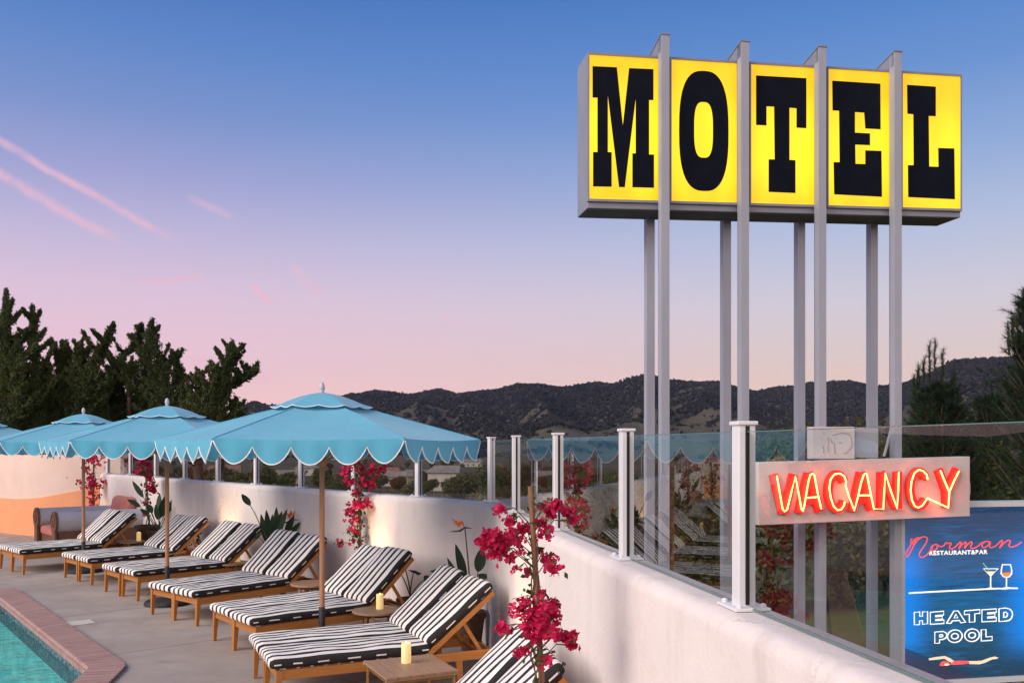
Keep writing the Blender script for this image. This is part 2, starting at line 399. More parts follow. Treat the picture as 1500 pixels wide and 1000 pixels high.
M = {
    'plaster': plaster_mat(),
    'deck': concrete_mat(), 'brick': brick_mat(), 'water': water_mat(), 'terrain': terrain_mat(), 'mural': mural_mat(),
    'basin': mat('pool_plaster', (.15, .66, .64), (.34, .84, .80), 2.6, .7),
    'tile': mat('pool_tile', (.03, .07, .10), (.18, .22, .24), 22, .25, lo=.45, hi=.55),
    'stripe': stripe_mat(),
    'teak': wood('oiled_teak', (.46, .195, .045), (.35, .13, .028)),
    'teak2': wood('weathered_teak', (.40, .245, .145), (.28, .165, .095), 6, (14, 2, 14)),
    'polewood': wood('pole_wood', (.47, .235, .12), (.38, .175, .085), 5, (10, 10, .8)),
    'darkwood': wood('dark_wood', (.12, .055, .03), (.07, .03, .018), 6, (10, 2, 10)),
    'canvas': canvas_mat(),
    'trim': mat('white_trim', (.80, .79, .78), rough=.7),
    'finial': mat('grey_finial', (.46, .47, .52), rough=.4),
    'black': mat('black_metal', (.012, .012, .014), (.022, .022, .024), 8, .4),
    'base': mat('umbrella_base', (.020, .020, .022), (.04, .04, .042), 12, .55, .2),
    'brass': mat('brass_tube', (.55, .34, .10), (.42, .25, .07), 9, .35, metal=.8),
    'alu': mat('white_powder_coat', (.74, .74, .75), (.68, .68, .70), 3, .35),
    'gasket': mat('black_gasket', (.008, .008, .008), rough=.6),
    'glass': thin_glass('fence_glass', (.90, .93, .91), 1.5, 1.3),
    'glassedge': mat('glass_edge', (.10, .20, .17), rough=.2),
    'steel': mat('painted_steel', (.26, .27, .32), (.21, .22, .265), 2.2, .5, .1, 14, metal=.0, stretch=(1, 1, .4)),
    'steel_dark': mat('sign_underside', (.10, .105, .105), (.15, .15, .15), 2, .6),
    'whitepost': mat('white_painted_steel', (.35, .37, .43), (.30, .315, .365), 2.5, .5, .08, 18, stretch=(1, 1, .3)),
    'yellow': panel_mat('yellow_acrylic', (.80, .42, .001), (1.0, .74, .010), 1.0),
    'letter': mat('navy_vinyl', (.003, .005, .012), (.006, .008, .016), 5, .7, spec=.08),
    'board': mat('sign_board_white', (.62, .56, .54), (.54, .48, .465), 2.4, .5, .05, 20),
    'redletter': mat('red_channel_letter', (.80, .03, .03), (.66, .02, .022), 9, .45),
    'neon': emat('neon_gas', (1.0, .085, .022), 42),
    'rust': mat('rust', (.20, .11, .08), (.36, .26, .21), 30, .8),
    'billboard': pool_panel_mat(),
    'pwhite': emat('billboard_white', (.86, .84, .80), .95), 'pred': emat('billboard_red', (.95, .075, .075), .95), 'porange': emat('billboard_orange', (.95, .22, .03), .9),
    'pskin': emat('billboard_skin', (.85, .62, .40), .9), 'pcream': emat('billboard_cream', (.85, .72, .32), .95), 'pgreen': emat('billboard_green', (.15, .45, .35), .8),
    'candle': emat('candle_wax', (1.0, .66, .22), .42, (.78, .66, .36)),
    'flame': emat('candle_flame', (1.0, .55, .15), 5),
    'lens': emat('lamp_lens', (1.0, .62, .28), 3),
    'terracotta': mat('terracotta', (.36, .155, .085), (.28, .11, .06), 5, .8, .1, 30),
    'stoneware': mat('brown_pot', (.15, .085, .055), (.10, .055, .035), 5, .7, .1, 25),
    'soil': mat('potting_soil', (.03, .02, .014), (.06, .04, .028), 40, .95, .5, 60),
    'bark': mat('bark', (.055, .038, .026), (.10, .07, .05), 9, .9, .5, 20, stretch=(1, 1, .3)),
    'stake': wood('bamboo_stake', (.22, .11, .045), (.14, .065, .028), 8, (8, 8, 1)),
    'vine': mat('vine_stem', (.16, .095, .05), (.10, .065, .03), 14, .8, .3, 40),
    'bract': leafmat('magenta_bract', (.78, .030, .15), (.40, .003, .045), 3.0, .6, .35),
    'leaf': leafmat('green_leaf', (.035, .065, .018), (.075, .105, .030), 2.0, .5, .3),
    'strel': leafmat('strelitzia_leaf', (.020, .048, .026), (.045, .080, .040), 2.5, .38, .18),
    'stalk': mat('strelitzia_stalk', (.045, .06, .03), (.08, .075, .045), 6, .5),
    'orange': leafmat('orange_petal', (.80, .22, .04), (.72, .13, .02), 4, .5, .3),
    'juniper': leafmat('juniper_foliage', (.024, .042, .014), (.090, .112, .036), .5, .75, .12),
    'oak': leafmat('hill_oaks', (.011, .014, .020), (.036, .038, .040), .01, .9, .05),
    'pine': leafmat('pine_needles', (.008, .022, .011), (.026, .050, .022), .5, .65, .12),
    'brush': leafmat('brush_leaves', (.035, .042, .014), (.115, .105, .042), .3, .8, .15),
    'brush_b': leafmat('dry_brush_leaves', (.040, .026, .012), (.14, .085, .038), .3, .8, .15),
    'brush_g': leafmat('hedge_leaves', (.026, .040, .012), (.095, .11, .035), .35, .75, .15),
    'pink': mat('pink_cushion', (.62, .235, .19), (.54, .19, .155), 3, .9, .2, 20),
    'grey': mat('grey_cushion', (.50, .50, .54), (.43, .43, .47), 3, .9, .2, 20),
    'rattan': wood('rattan_scroll', (.22, .11, .065), (.13, .06, .035), 7, (6, 6, 6)),
    'stoolw': mat('white_ceramic', (.70, .66, .62), (.02, .02, .02), 26, .4, lo=.49, hi=.51, detail=0),
    'lid': mat('skimmer_lid', (.62, .56, .50), (.55, .50, .44), 9, .7),
    'hwall': mat('house_stucco', (.34, .31, .28), (.28, .255, .23), .6, .9), 'hwall2': mat('house_wall_tan', (.26, .21, .17), (.21, .17, .14), .6, .9),
    'roof': mat('house_roof', (.20, .17, .155), (.13, .115, .11), .8, .9), 'roof2': mat('house_roof_red', (.25, .11, .08), (.18, .08, .06), .8, .9),
    'pane': mat('dark_window', (.02, .024, .03), rough=.15, spec=.6),
    'lidgreen': mat('outdoor_path', (.22, .19, .17), (.17, .15, .135), 2, .9),
}

# ------------------------------------------------------------------ mesh helpers
class MB:
    def __init__(s): s.v = []; s.f = []; s.uv = None
    def add(s, vs, fs):
        o = len(s.v); s.v.extend([tuple(p) for p in vs]); s.f.extend([tuple(i + o for i in f) for f in fs]); return s
    def box(s, lo, hi, mtx=None, bev=0.0):
        x0, y0, z0 = lo; x1, y1, z1 = hi
        if bev:
            bm = bmesh.new(); bmesh.ops.create_cube(bm, size=1)
            for v in bm.verts: v.co = Vector(((x0 + x1) / 2 + v.co.x * (x1 - x0), (y0 + y1) / 2 + v.co.y * (y1 - y0), (z0 + z1) / 2 + v.co.z * (z1 - z0)))
            bmesh.ops.bevel(bm, geom=bm.edges[:], offset=bev, segments=2, affect='EDGES', profile=.5)
            bm.verts.index_update()
            vs = [v.co.copy() for v in bm.verts]; fs = [[v.index for v in f.verts] for f in bm.faces]; bm.free()
        else:
            vs = [Vector(p) for p in ((x0, y0, z0), (x1, y0, z0), (x1, y1, z0), (x0, y1, z0), (x0, y0, z1), (x1, y0, z1), (x1, y1, z1), (x0, y1, z1))]
            fs = [(0, 3, 2, 1), (4, 5, 6, 7), (0, 1, 5, 4), (1, 2, 6, 5), (2, 3, 7, 6), (3, 0, 4, 7)]
        if mtx is not None: vs = [mtx @ v for v in vs]
        return s.add(vs, fs)
    def bar(s, a, b, w, h, w2=None, h2=None, up=(0, 0, 1)):
        a = Vector(a); b = Vector(b); d = (b - a).normalized(); up = Vector(up)
        if abs(d.dot(up)) > .98: up = Vector((0, 1, 0))
        x = d.cross(up).normalized(); y = x.cross(d).normalized(); w2 = w if w2 is None else w2; h2 = h if h2 is None else h2
        vs = []
        for p, ww, hh in ((a, w, h), (b, w2, h2)):
            for sx, sy in ((-1, -1), (1, -1), (1, 1), (-1, 1)): vs.append(p + x * sx * ww / 2 + y * sy * hh / 2)
        return s.add(vs, [(3, 2, 1, 0), (4, 5, 6, 7), (0, 1, 5, 4), (1, 2, 6, 5), (2, 3, 7, 6), (3, 0, 4, 7)])
    def tube(s, pts, r, n=8, cap=True, closed=False):
        pts = [Vector(p) for p in pts]; k = len(pts)
        rs = r if isinstance(r, (list, tuple)) else [r] * k
        o = []; up = None
        for i in range(k):
            if closed: d = pts[(i + 1) % k] - pts[i - 1]
            else: d = pts[min(i + 1, k - 1)] - pts[max(i - 1, 0)]
            d = d.normalized() if d.length > 1e-9 else Vector((0, 0, 1))
            if up is None: up = Vector((0, 0, 1)) if abs(d.z) < .9 else Vector((1, 0, 0))
            x = d.cross(up)
            if x.length < 1e-5: x = d.orthogonal()
            x.normalize(); y = d.cross(x).normalized(); up = -y if False else x.cross(d).normalized()
            for j in range(n):
                a = 2 * PI * j / n; o.append(pts[i] + (x * math.cos(a) + y * math.sin(a)) * rs[i])
        fs = []
        for i in range(k if closed else k - 1):
            i2 = (i + 1) % k
            for j in range(n):
                j2 = (j + 1) % n; fs.append((i * n + j, i * n + j2, i2 * n + j2, i2 * n + j))
        if cap and not closed: fs.append(tuple(range(n))[::-1]); fs.append(tuple((k - 1) * n + j for j in range(n)))
        return s.add(o, fs)
    def lathe(s, prof, n=24, c=(0, 0, 0), cap=True):
        vs = []; c = Vector(c)
        for r, z in prof:
            for j in range(n): a = 2 * PI * j / n; vs.append(c + Vector((r * math.cos(a), r * math.sin(a), z)))
        fs = []
        for i in range(len(prof) - 1):
            for j in range(n): j2 = (j + 1) % n; fs.append((i * n + j, i * n + j2, (i + 1) * n + j2, (i + 1) * n + j))
        if cap: fs.append(tuple(range(n))[::-1]); fs.append(tuple((len(prof) - 1) * n + j for j in range(n)))
        return s.add(vs, fs)
    def poly(s, loops, fn, thick):
        """extruded flat polygon (outer loop + holes) in 2-D, fn(u, v, h) -> 3-D"""
        tri = geometry.tessellate_polygon([[Vector((p[0], p[1], 0)) for p in lp] for lp in loops])
        flat = [p for lp in loops for p in lp]; n = len(flat)
        vs = [fn(p[0], p[1], thick) for p in flat] + [fn(p[0], p[1], 0) for p in flat]
        fs = []
        for a, b, c in tri: fs.append((a, b, c)); fs.append((n + c, n + b, n + a))
        o = 0
        for lp in loops:
            k = len(lp)
            for i in range(k): j = (i + 1) % k; fs.append((o + i, o + j, n + o + j, n + o + i))
            o += k
        return s.add(vs, fs)
    def build(s, name, m, parent=None, smooth=False, angle=None, recalc=True):
        me = bpy.data.meshes.new(name); me.from_pydata([tuple(v) for v in s.v], [], s.f); me.update()
        if recalc and len(s.f) < 60000:
            bm = bmesh.new(); bm.from_mesh(me); bmesh.ops.recalc_face_normals(bm, faces=bm.faces[:]); bm.to_mesh(me); bm.free()
        if smooth: me.polygons.foreach_set('use_smooth', [True] * len(me.polygons))
        me.materials.append(M[m])
        if smooth and angle is not None:
            try: me.set_sharp_from_angle(angle=R(angle))
            except Exception: pass
        o = bpy.data.objects.new(name, me); COL.objects.link(o)
        if parent: o.parent = parent
        return o

def npmesh(name, verts, nper, m, parent=None):
    """verts: (N*nper,3) array, faces of nper vertices each"""
    verts = np.asarray(verts, dtype=np.float32).reshape(-1, 3); nv = len(verts); nf = nv // nper
    me = bpy.data.meshes.new(name); me.vertices.add(nv); me.vertices.foreach_set('co', verts.ravel())
    me.loops.add(nv); me.loops.foreach_set('vertex_index', np.arange(nv, dtype=np.int32))
    me.polygons.add(nf); me.polygons.foreach_set('loop_start', np.arange(nf, dtype=np.int32) * nper)
    me.polygons.foreach_set('loop_total', np.full(nf, nper, dtype=np.int32)); me.update(); me.validate()
    me.materials.append(M[m])
    o = bpy.data.objects.new(name, me); COL.objects.link(o)
    if parent: o.parent = parent
    return o

def leaves(c, axis, ln, wd, jit=.9):
    """rhombic leaves: centres c (N,3), preferred axes (N,3), lengths, widths -> (N*4,3)"""
    n = len(c); c = np.asarray(c, float); axis = np.asarray(axis, float)
    a = axis + nrg.normal(0, jit, (n, 3)); a /= np.linalg.norm(a, axis=1)[:, None] + 1e-9
    b = nrg.normal(0, 1, (n, 3)); b -= (b * a).sum(1)[:, None] * a; b /= np.linalg.norm(b, axis=1)[:, None] + 1e-9
    ln = (ln * nrg.uniform(.6, 1.4, n))[:, None]; wd = (wd * nrg.uniform(.6, 1.4, n))[:, None]
    v = np.stack([c - a * ln / 2, c + b * wd / 2, c + a * ln / 2, c - b * wd / 2], 1)
    return v.reshape(-1, 3)

def thing(name, label, cat, loc=(0, 0, 0), rotz=0, group=None):
    o = bpy.data.objects.new(name, None); COL.objects.link(o); o.empty_display_size = .2
    o.location = loc; o.rotation_euler = (0, 0, rotz); o['label'] = label; o['category'] = cat
    if group: o['group'] = group
    return o
def tag(o, label, cat, group=None):
    o['label'] = label; o['category'] = cat
    if group: o['group'] = group
    return o
def struct(o): o['kind'] = 'structure'; return o
def dup(root, loc, rotz, label, group=None):
    r = root.copy(); COL.objects.link(r); r.location = loc; r.rotation_euler = (0, 0, rotz); r['label'] = label
    if group: r['group'] = group
    for ch in list(root.children):
        c = ch.copy(); COL.objects.link(c); c.parent = r
        for g in ch.children:
            e = g.copy(); COL.objects.link(e); e.parent = c
    return r

# ------------------------------------------------------------------ terrain and hills
HW = 1.54                       # wall height
C0 = Vector((-.24, 10.34)); WE = Vector((-9.55, 20.92)); DN = Vector((.1725, -.985)); NE = C0 + DN * 12.5
TL = (WE - C0).normalized()
RIDGE = [(-900, 640), (0, 622), (200, 612), (330, 606), (352, 602), (372, 592), (392, 599), (430, 596), (480, 588), (520, 581), (550, 577), (575, 579), (600, 583), (640, 575), (668, 582), (700, 577), (725, 575),
         (760, 567), (800, 570), (830, 571), (870, 564), (900, 567), (945, 556), (985, 565), (1050, 567), (1085, 574), (1110, 577), (1130, 572), (1160, 570), (1200, 565),
         (1245, 561), (1290, 570), (1330, 563), (1370, 548), (1400, 537), (1450, 531), (1500, 528), (1700, 540), (2600, 600)]
def ridge_tan(px):
    for (a, ya), (b, yb) in zip(RIDGE, RIDGE[1:]):
        if a <= px <= b: return (HY - (ya + (yb - ya) * (px - a) / (b - a))) / F
    return .02
def sst(a, b, x): t = max(0., min(1., (x - a) / (b - a))); return t * t * (3 - 2 * t)
def ground_z(x, y):
    r = math.hypot(x, y)
    z = -2.5 - 5.5 * sst(30, 160, r) - 4.0 * sst(150, 350, r)
    z += .25 * noise.noise(Vector((x * .12, y * .12, 3.1))) * sst(12, 30, r)
    if r > 300:
        z += 3.0 * (noise.noise(Vector((x * .008, y * .008, 1.7)))) * sst(300, 600, r)
    return z
def tz(a, r):
    x = r * math.sin(R(a)); y = r * math.cos(R(a))
    z = ground_z(x, y)
    if r > 700:
        if abs(a) < 50: px = CX + F * math.tan(R(a)); rt = ridge_tan(px); cosf = math.cos(R(a))
        else: rt = .03; cosf = .6
        R0 = 2550 + 240 * noise.noise(Vector((a * .09, 2.3, 0)))
        peak = rt * R0 * cosf + H + 12
        q = Vector((x * .0016, y * .0016, .3))
        spur = noise.fractal(q, .9, 2.1, 6) * .5
        rid = 1 - abs(noise.noise(Vector((a * .22 + y * .0004, r * .0006, 4.4)))) * 1.9
        t = sst(820, R0, r)
        prof = t ** 1.35
        amp = math.sin(PI * min(1, t)) if r < R0 else 0
        z += peak * max(0, prof + amp * (.42 * rid + .36 * spur - .30))
        # grassy front hills
        for (hx, hr, hw_, hh) in ((-.5, 1250, 4.2, 34), (3.6, 1080, 3.0, 22), (7.6, 1350, 3.4, 44), (13, 1200, 4.0, 36), (-9, 1300, 5, 30), (20, 1150, 4, 30)):
            z += hh * math.exp(-((a - hx) / hw_) ** 2) * math.exp(-((r - hr) / 240.0) ** 2)
        z += 3.0 * noise.noise(Vector((x * .03, y * .03, 0))) * sst(900, 1800, r) + 8.0 * noise.noise(Vector((x * .10, y * .06, 5))) * abs(noise.noise(Vector((x * .012, y * .01, 8)))) * 2.2 * sst(1300, 2300, r)
        if r > R0: z -= peak * sst(R0, R0 + 900, r) * .7
    return x, y, z
def terrain():
    azs = [a * .16 for a in range(-250, 251)]
    ext = list(range(44, 180, 4)); azs = [-e for e in reversed(ext)] + azs + ext + [180]
    rs = [0, 3, 6, 10, 14, 18, 23, 28, 34, 42, 52, 65, 80, 100, 125, 155, 190, 230, 280, 340, 410, 490, 580, 680] + [780 + 52 * i for i in range(52)] + [3700, 4300, 5200]
    vs = []; na = len(azs)
    for r in rs:
        for a in azs:
            vs.append(tz(a, r))
    fs = []
    for i in range(len(rs) - 1):
        for j in range(na - 1): fs.append((i * na + j, i * na + j + 1, (i + 1) * na + j + 1, (i + 1) * na + j))
    mb = MB(); mb.v = vs; mb.f = fs
    o = mb.build('terrain', 'terrain', smooth=True, recalc=False)
    me = o.data
    # upward normals
    if me.polygons[len(me.polygons) // 2].normal.z < 0: me.flip_normals()
    struct(o)
terrain()
def woodland():
    r2 = random.Random(4); base = []; sz = []
    while len(base) < 52000:
        a = r2.uniform(-17, 31); r = math.sqrt(r2.uniform(820 ** 2, 2720 ** 2)); x = r * math.sin(R(a)); y = r * math.cos(R(a))
        n = noise.fractal(Vector((x * .0038, y * .0032, 2.2)), .8, 2.2, 5) + .35 * noise.noise(Vector((x * .02, y * .02, 7)))
        px = CX + F * math.tan(R(a)); h = tz(a, r); up = sst(35, 120, h[2]) * .75
        if n + up < .12 and r2.random() > .05: continue
        base.append(h); sz.append(r2.uniform(2.4, 5.2) * (.75 + .35 * sst(900, 2000, r)))
    base = np.array(base); sz = np.array(sz); k = 7; c = np.repeat(base, k, 0); q = np.repeat(sz, k)[:, None]
    off = nrg.normal(0, .42, (len(c), 3)) * q * np.array([1, 1, .7]); off[:, 2] = np.abs(off[:, 2]) + .25 * q[:, 0]
    o = npmesh('hill_woodland', leaves(c + off, off + np.array([0, 0, .3]), q[:, 0] * 1.35, q[:, 0] * 1.0), 4, 'oak'); o['kind'] = 'stuff'
woodland()

# ------------------------------------------------------------------ pool deck, pool
POOL = [Vector(p) for p in ((-7.62, 13.05), (-4.14, 8.66), (-3.86, 7.2), (-3.2, 2.0), (-3.2, -4.0), (-14, -4.0), (-14, 8.2))]
def offset_poly(pts, d):
    out = []; n = len(pts)
    for i in range(n):
        a, b, c = pts[i - 1], pts[i], pts[(i + 1) % n]
        e1 = (b - a).normalized(); e2 = (c - b).normalized()
        n1 = Vector((-e1.y, e1.x)); n2 = Vector((-e2.y, e2.x)); k = 1 + n1.dot(n2)
        out.append(b + (n1 + n2) * (d / k))
    return out
def round_poly(pts, r, n=5):
    out = []; k = len(pts)
    for i in range(k):
        a, b, c = pts[i - 1], pts[i], pts[(i + 1) % k]
        p = b + (a - b).normalized() * min(r, (a - b).length * .4); q = b + (c - b).normalized() * min(r, (c - b).length * .4)
        for j in range(n + 1):
            t = j / n; out.append(p * (1 - t) ** 2 + b * 2 * t * (1 - t) + q * t * t)
    return out
POOLO = round_poly(offset_poly(POOL, .34), .14)     # clockwise list: positive offset is outwards
POOLI = round_poly(POOL, .06)
def pool():
    sgn = 1
    out = POOLO; inn = POOLI
    deck_out = [Vector(p) for p in ((-30, 24), (-12.4, 22.3), (-9.5, 21.1), (C0.x, C0.y), (NE.x, NE.y), (-30, -6))]
    mb = MB()
    tri = geometry.tessellate_polygon([[Vector((p.x, p.y, 0)) for p in deck_out], [Vector((p.x, p.y, 0)) for p in out]])
    flat = deck_out + out
    mb.add([(p.x, p.y, 0) for p in flat], [t for t in tri])
    n = len(deck_out)
    mb.add([(p.x, p.y, z) for p in deck_out for z in (0, -2.8)], [(2 * i, 2 * ((i + 1) % n), 2 * ((i + 1) % n) + 1, 2 * i + 1) for i in range(n)])
    struct(mb.build('pool_deck', 'deck'))
    # brick coping: one ring with a rounded lip, real UVs along the edge
    k = len(inn); L = [0.0]
    for i in range(k): L.append(L[-1] + ((inn[(i + 1) % k] - inn[i]).length + (out[(i + 1) % k] - out[i]).length) / 2)
    prof = [(1.0, .0, 0.0), (1.0, .034, .02), (.04, .034, .42), (0.0, .024, .44), (-.05, .008, .46), (-.05, -.05, .52), (.0, -.06, .56)]
    vs = []; uvs = []
    for i in range(k + 1):
        for (t, z, uu) in prof:
            p = inn[i % k] + (out[i % k] - inn[i % k]) * t; vs.append((p.x, p.y, z)); uvs.append((uu, L[i]))
    m = len(prof); fs = [(i * m + j, (i + 1) * m + j, (i + 1) * m + j + 1, i * m + j + 1) for i in range(k) for j in range(m - 1)]
    me = bpy.data.meshes.new('pool_coping'); me.from_pydata(vs, [], fs); me.update()
    ul = me.uv_layers.new(name='UVMap')
    for lp in me.loops: ul.data[lp.index].uv = uvs[lp.vertex_index]
    me.materials.append(M['brick'])
    o = bpy.data.objects.new('pool_coping', me); COL.objects.link(o); struct(o)
    bm = bmesh.new(); bm.from_mesh(me); bmesh.ops.recalc_face_normals(bm, faces=bm.faces[:]); bm.to_mesh(me); bm.free()
    # basin, waterline tile, water
    mb = MB(); inb = inn
    mb.add([(p.x, p.y, z) for p in inb for z in (-.30, -.85)], [(2 * i, 2 * ((i + 1) % k), 2 * ((i + 1) % k) + 1, 2 * i + 1) for i in range(k)])
    tri = geometry.tessellate_polygon([[Vector((p.x, p.y, 0)) for p in inb]]); mb.add([(p.x, p.y, -.85) for p in inb], tri)
    struct(mb.build('pool_basin', 'basin'))
    mb = MB(); mb.add([(p.x, p.y, z) for p in inb for z in (-.06, -.30)], [(2 * i, 2 * ((i + 1) % k), 2 * ((i + 1) % k) + 1, 2 * i + 1) for i in range(k)])
    struct(mb.build('pool_waterline', 'tile'))
    mb = MB(); mb.add([(p.x, p.y, -.13) for p in inb], tri); o = mb.build('pool_water', 'water')
    for pl in o.data.polygons:
        if pl.normal.z < 0: o.data.flip_normals(); break
    struct(o)
pool()

def skimmer():
    g = Vector(((118 - CX) / F * 2860 / 260, 2860 / 260, 0))
    mb = MB(); mb.box((-.14, -.14, .001), (.14, .14, .012), Matrix.Translation(g) @ Matrix.Rotation(R(40), 4, 'Z'), .004)
    tag(mb.build('skimmer_lid', 'lid'), 'small square pale skimmer lid set into the concrete by the pool coping', 'lid')
skimmer()

# ------------------------------------------------------------------ walls and glass fence
def sweep(name, pts, prof, m, parent=None):
    """profile (offset to the left of travel, z) swept along a 2-D path with mitred corners"""
    vs = []; n = len(pts); k = len(prof)
    for i, p in enumerate(pts):
        if i == 0: d1 = d2 = (pts[1] - pts[0]).normalized()
        elif i == n - 1: d1 = d2 = (pts[-1] - pts[-2]).normalized()
        else: d1 = (p - pts[i - 1]).normalized(); d2 = (pts[i + 1] - p).normalized()
        n1 = Vector((-d1.y, d1.x)); n2 = Vector((-d2.y, d2.x)); q = (n1 + n2) / (1 + n1.dot(n2))
        for o, z in prof: vs.append((p.x + q.x * o, p.y + q.y * o, z))
    fs = [(i * k + j, i * k + (j + 1) % k, (i + 1) * k + (j + 1) % k, (i + 1) * k + j) for i in range(n - 1) for j in range(k)]
    fs += [tuple(range(k)), tuple((n - 1) * k + j for j in range(k))[::-1]]
    mb = MB(); mb.add(vs, fs); return mb.build(name, m, parent, smooth=True, angle=40)
def wprof(h, t, r, zb=-2.8):
    pr = [(-t / 2, zb)]
    for i in range(7): a = PI - i * PI / 12; pr.append((-t / 2 + r + r * math.cos(a), h - r + r * math.sin(a)))
    for i in range(7): a = PI / 2 - i * PI / 12; pr.append((t / 2 - r + r * math.cos(a), h - r + r * math.sin(a)))
    pr.append((t / 2, zb)); return pr
def walls():
    near = [C0 + DN * s for s in (0, .35, 1.2, 3, 6, 9, 12.5)]
    far = [WE + (C0 - WE) * s for s in (0, .25, .5, .75, .97)]
    pts = far + [C0 + (DN - TL * -1) * 0.0] + near[1:]
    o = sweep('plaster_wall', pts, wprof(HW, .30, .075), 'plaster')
    tag(o, 'long off-white plaster wall with rounded top bending towards the camera behind loungers', 'wall')
    # mural wall closing the far end
    mp = [Vector(p) for p in ((-14.2, 23.3), (-13.2, 22.65), (-12.5, 22.1), (-11.9, 21.7), (-11.2, 21.42), (-10.4, 21.3), (-9.42, 21.35))]
    th = .24; hh = 1.97; vs = []; uv = []; L = [0]
    for a, b in zip(mp, mp[1:]): L.append(L[-1] + (b - a).length)
    n = len(mp); x0 = L[2]
    mb = MB()
    for i, p in enumerate(mp):
        a = mp[max(0, i - 1)]; b = mp[min(n - 1, i + 1)]; d = (b - a).normalized(); q = Vector((-d.y, d.x))
        for off, z in ((0, -.5), (0, hh), (th, hh), (th, -.5)):
            w = p + q * off; vs.append((w.x, w.y, z)); uv.append(((L[i] - x0) / (L[-1] - x0), z / hh))
    fs = [(i * 4 + j, i * 4 + (j + 1) % 4, (i + 1) * 4 + (j + 1) % 4, (i + 1) * 4 + j) for i in range(n - 1) for j in range(4)] + [(0, 1, 2, 3), tuple((n - 1) * 4 + j for j in (3, 2, 1, 0))]
    mb.add(vs, fs); o = mb.build('mural_wall', 'mural', smooth=True, angle=40)
    ul = o.data.uv_layers.new(name='UVMap')
    for lp in o.data.loops: ul.data[lp.index].uv = uv[lp.vertex_index]
    tag(o, 'peach plaster wall painted with an orange wave at the far end of the deck', 'wall')
walls()

POSTS = []
def fence():
    t = thing('glass_fence', 'clear glass windbreak in white metal posts along the top of the plaster wall', 'fence')
    Lf = (WE - C0).length
    pos = [(C0 + TL * s, 'far') for s in [Lf - .12, 12.45, 11.1, 9.7, 8.25, 6.85, 5.45, 4.0, 2.78, 1.46]]
    pos = [(C0 + TL * (Lf - .10 - i * (Lf - .10 - 1.46) / 8.0), 'far') for i in range(9)]
    pos += [(C0, 'corner')]
    pos += [(C0 + DN * s, 'near') for s in (1.62, 3.47, 5.25, 6.84, 9.0, 10.7, 12.2)]
    def post(i, p, seg):
        d = {'far': -TL, 'corner': ((-TL) + DN).normalized(), 'near': DN}[seg]; ang = math.atan2(d.y, d.x)
        M4 = Matrix.Translation((p.x, p.y, HW)) @ Matrix.Rotation(ang, 4, 'Z')
        big = 1.0
        w = .036
        po = MB().box((-w, -w, .0), (w, w, .745), M4, .004).build('post', 'alu', t)
        MB().box((-w - .008, -w - .008, .741), (w + .008, w + .008, .758), M4, .004).build('post_cap', 'alu', po)
        MB().box((-.095, -.075, .002), (.095, .075, .016), M4, .004).build('base_plate', 'alu', po)
        MB().box((-.09, -.07, -.004), (.09, .07, .003), M4).build('base_gasket', 'gasket', po)
        for sx in (-.072, .072):
            for sy in (-.05, .05):
                c = M4 @ Vector((sx, sy, 0)); MB().lathe([(.013, .016), (.013, .026), (.007, .031)], 8, c).build('bolt', 'alu', po)
        mb = MB()
        for s in (-1, 1): mb.box((s * (w + .0005) - .002, -.0085, .02), (s * (w + .0005) + .002, .0085, .738), M4)
        mb.build('gasket_strip', 'gasket', po)
        POSTS.append(p)
    for i, (p, s) in enumerate(pos): post(i, p, s)
    for i in range(len(pos) - 1):
        a, b = pos[i][0], pos[i + 1][0]; d = (b - a).normalized(); a = a + d * .034; b = b - d * .034; q = Vector((-d.y, d.x)) * .005
        mb = MB()
        za, zb = HW + .012, HW + .715
        c = [a - q, b - q, b + q, a + q]
        # two large faces and the polished edges
        g = MB(); m = (a + b) / 2
        g.add([(a.x, a.y, za), (b.x, b.y, za), (b.x, b.y, zb), (a.x, a.y, zb)], [(0, 1, 2, 3)])
        pane = g.build('glass_pane', 'glass', t, recalc=False)
        e = MB(); e.bar((a.x, a.y, zb), (b.x, b.y, zb), .007, .003)
        e.bar((a.x, a.y, za), (b.x, b.y, za), .010, .005)
        e.build('pane_edge', 'glassedge', pane)
fence()

# ------------------------------------------------------------------ motel sign
SA = R(11.0); SO = Vector((.726, 8.5, 0)); SHEAR = .0265
su = Vector((math.cos(SA), math.sin(SA), 0)); sv = Vector((-math.sin(SA), math.cos(SA), 0))
def pix2sign(px, py, v):
    """photo pixel -> (u, z) on the sign's plane at depth offset v"""
    k = (px - CX) / F; o = SO + sv * v
    u = (k * o.y - o.x) / (su.x - k * su.y); d = o.y + u * su.y
    return u, H - (py - HY) / F * d
def z8(zx, zy): return 830 + zx * .4, 40 + zy * .4
def sheared(mb, k=SHEAR):
    mb.v = [(x, y, z + k * x) for x, y, z in mb.v]; return mb

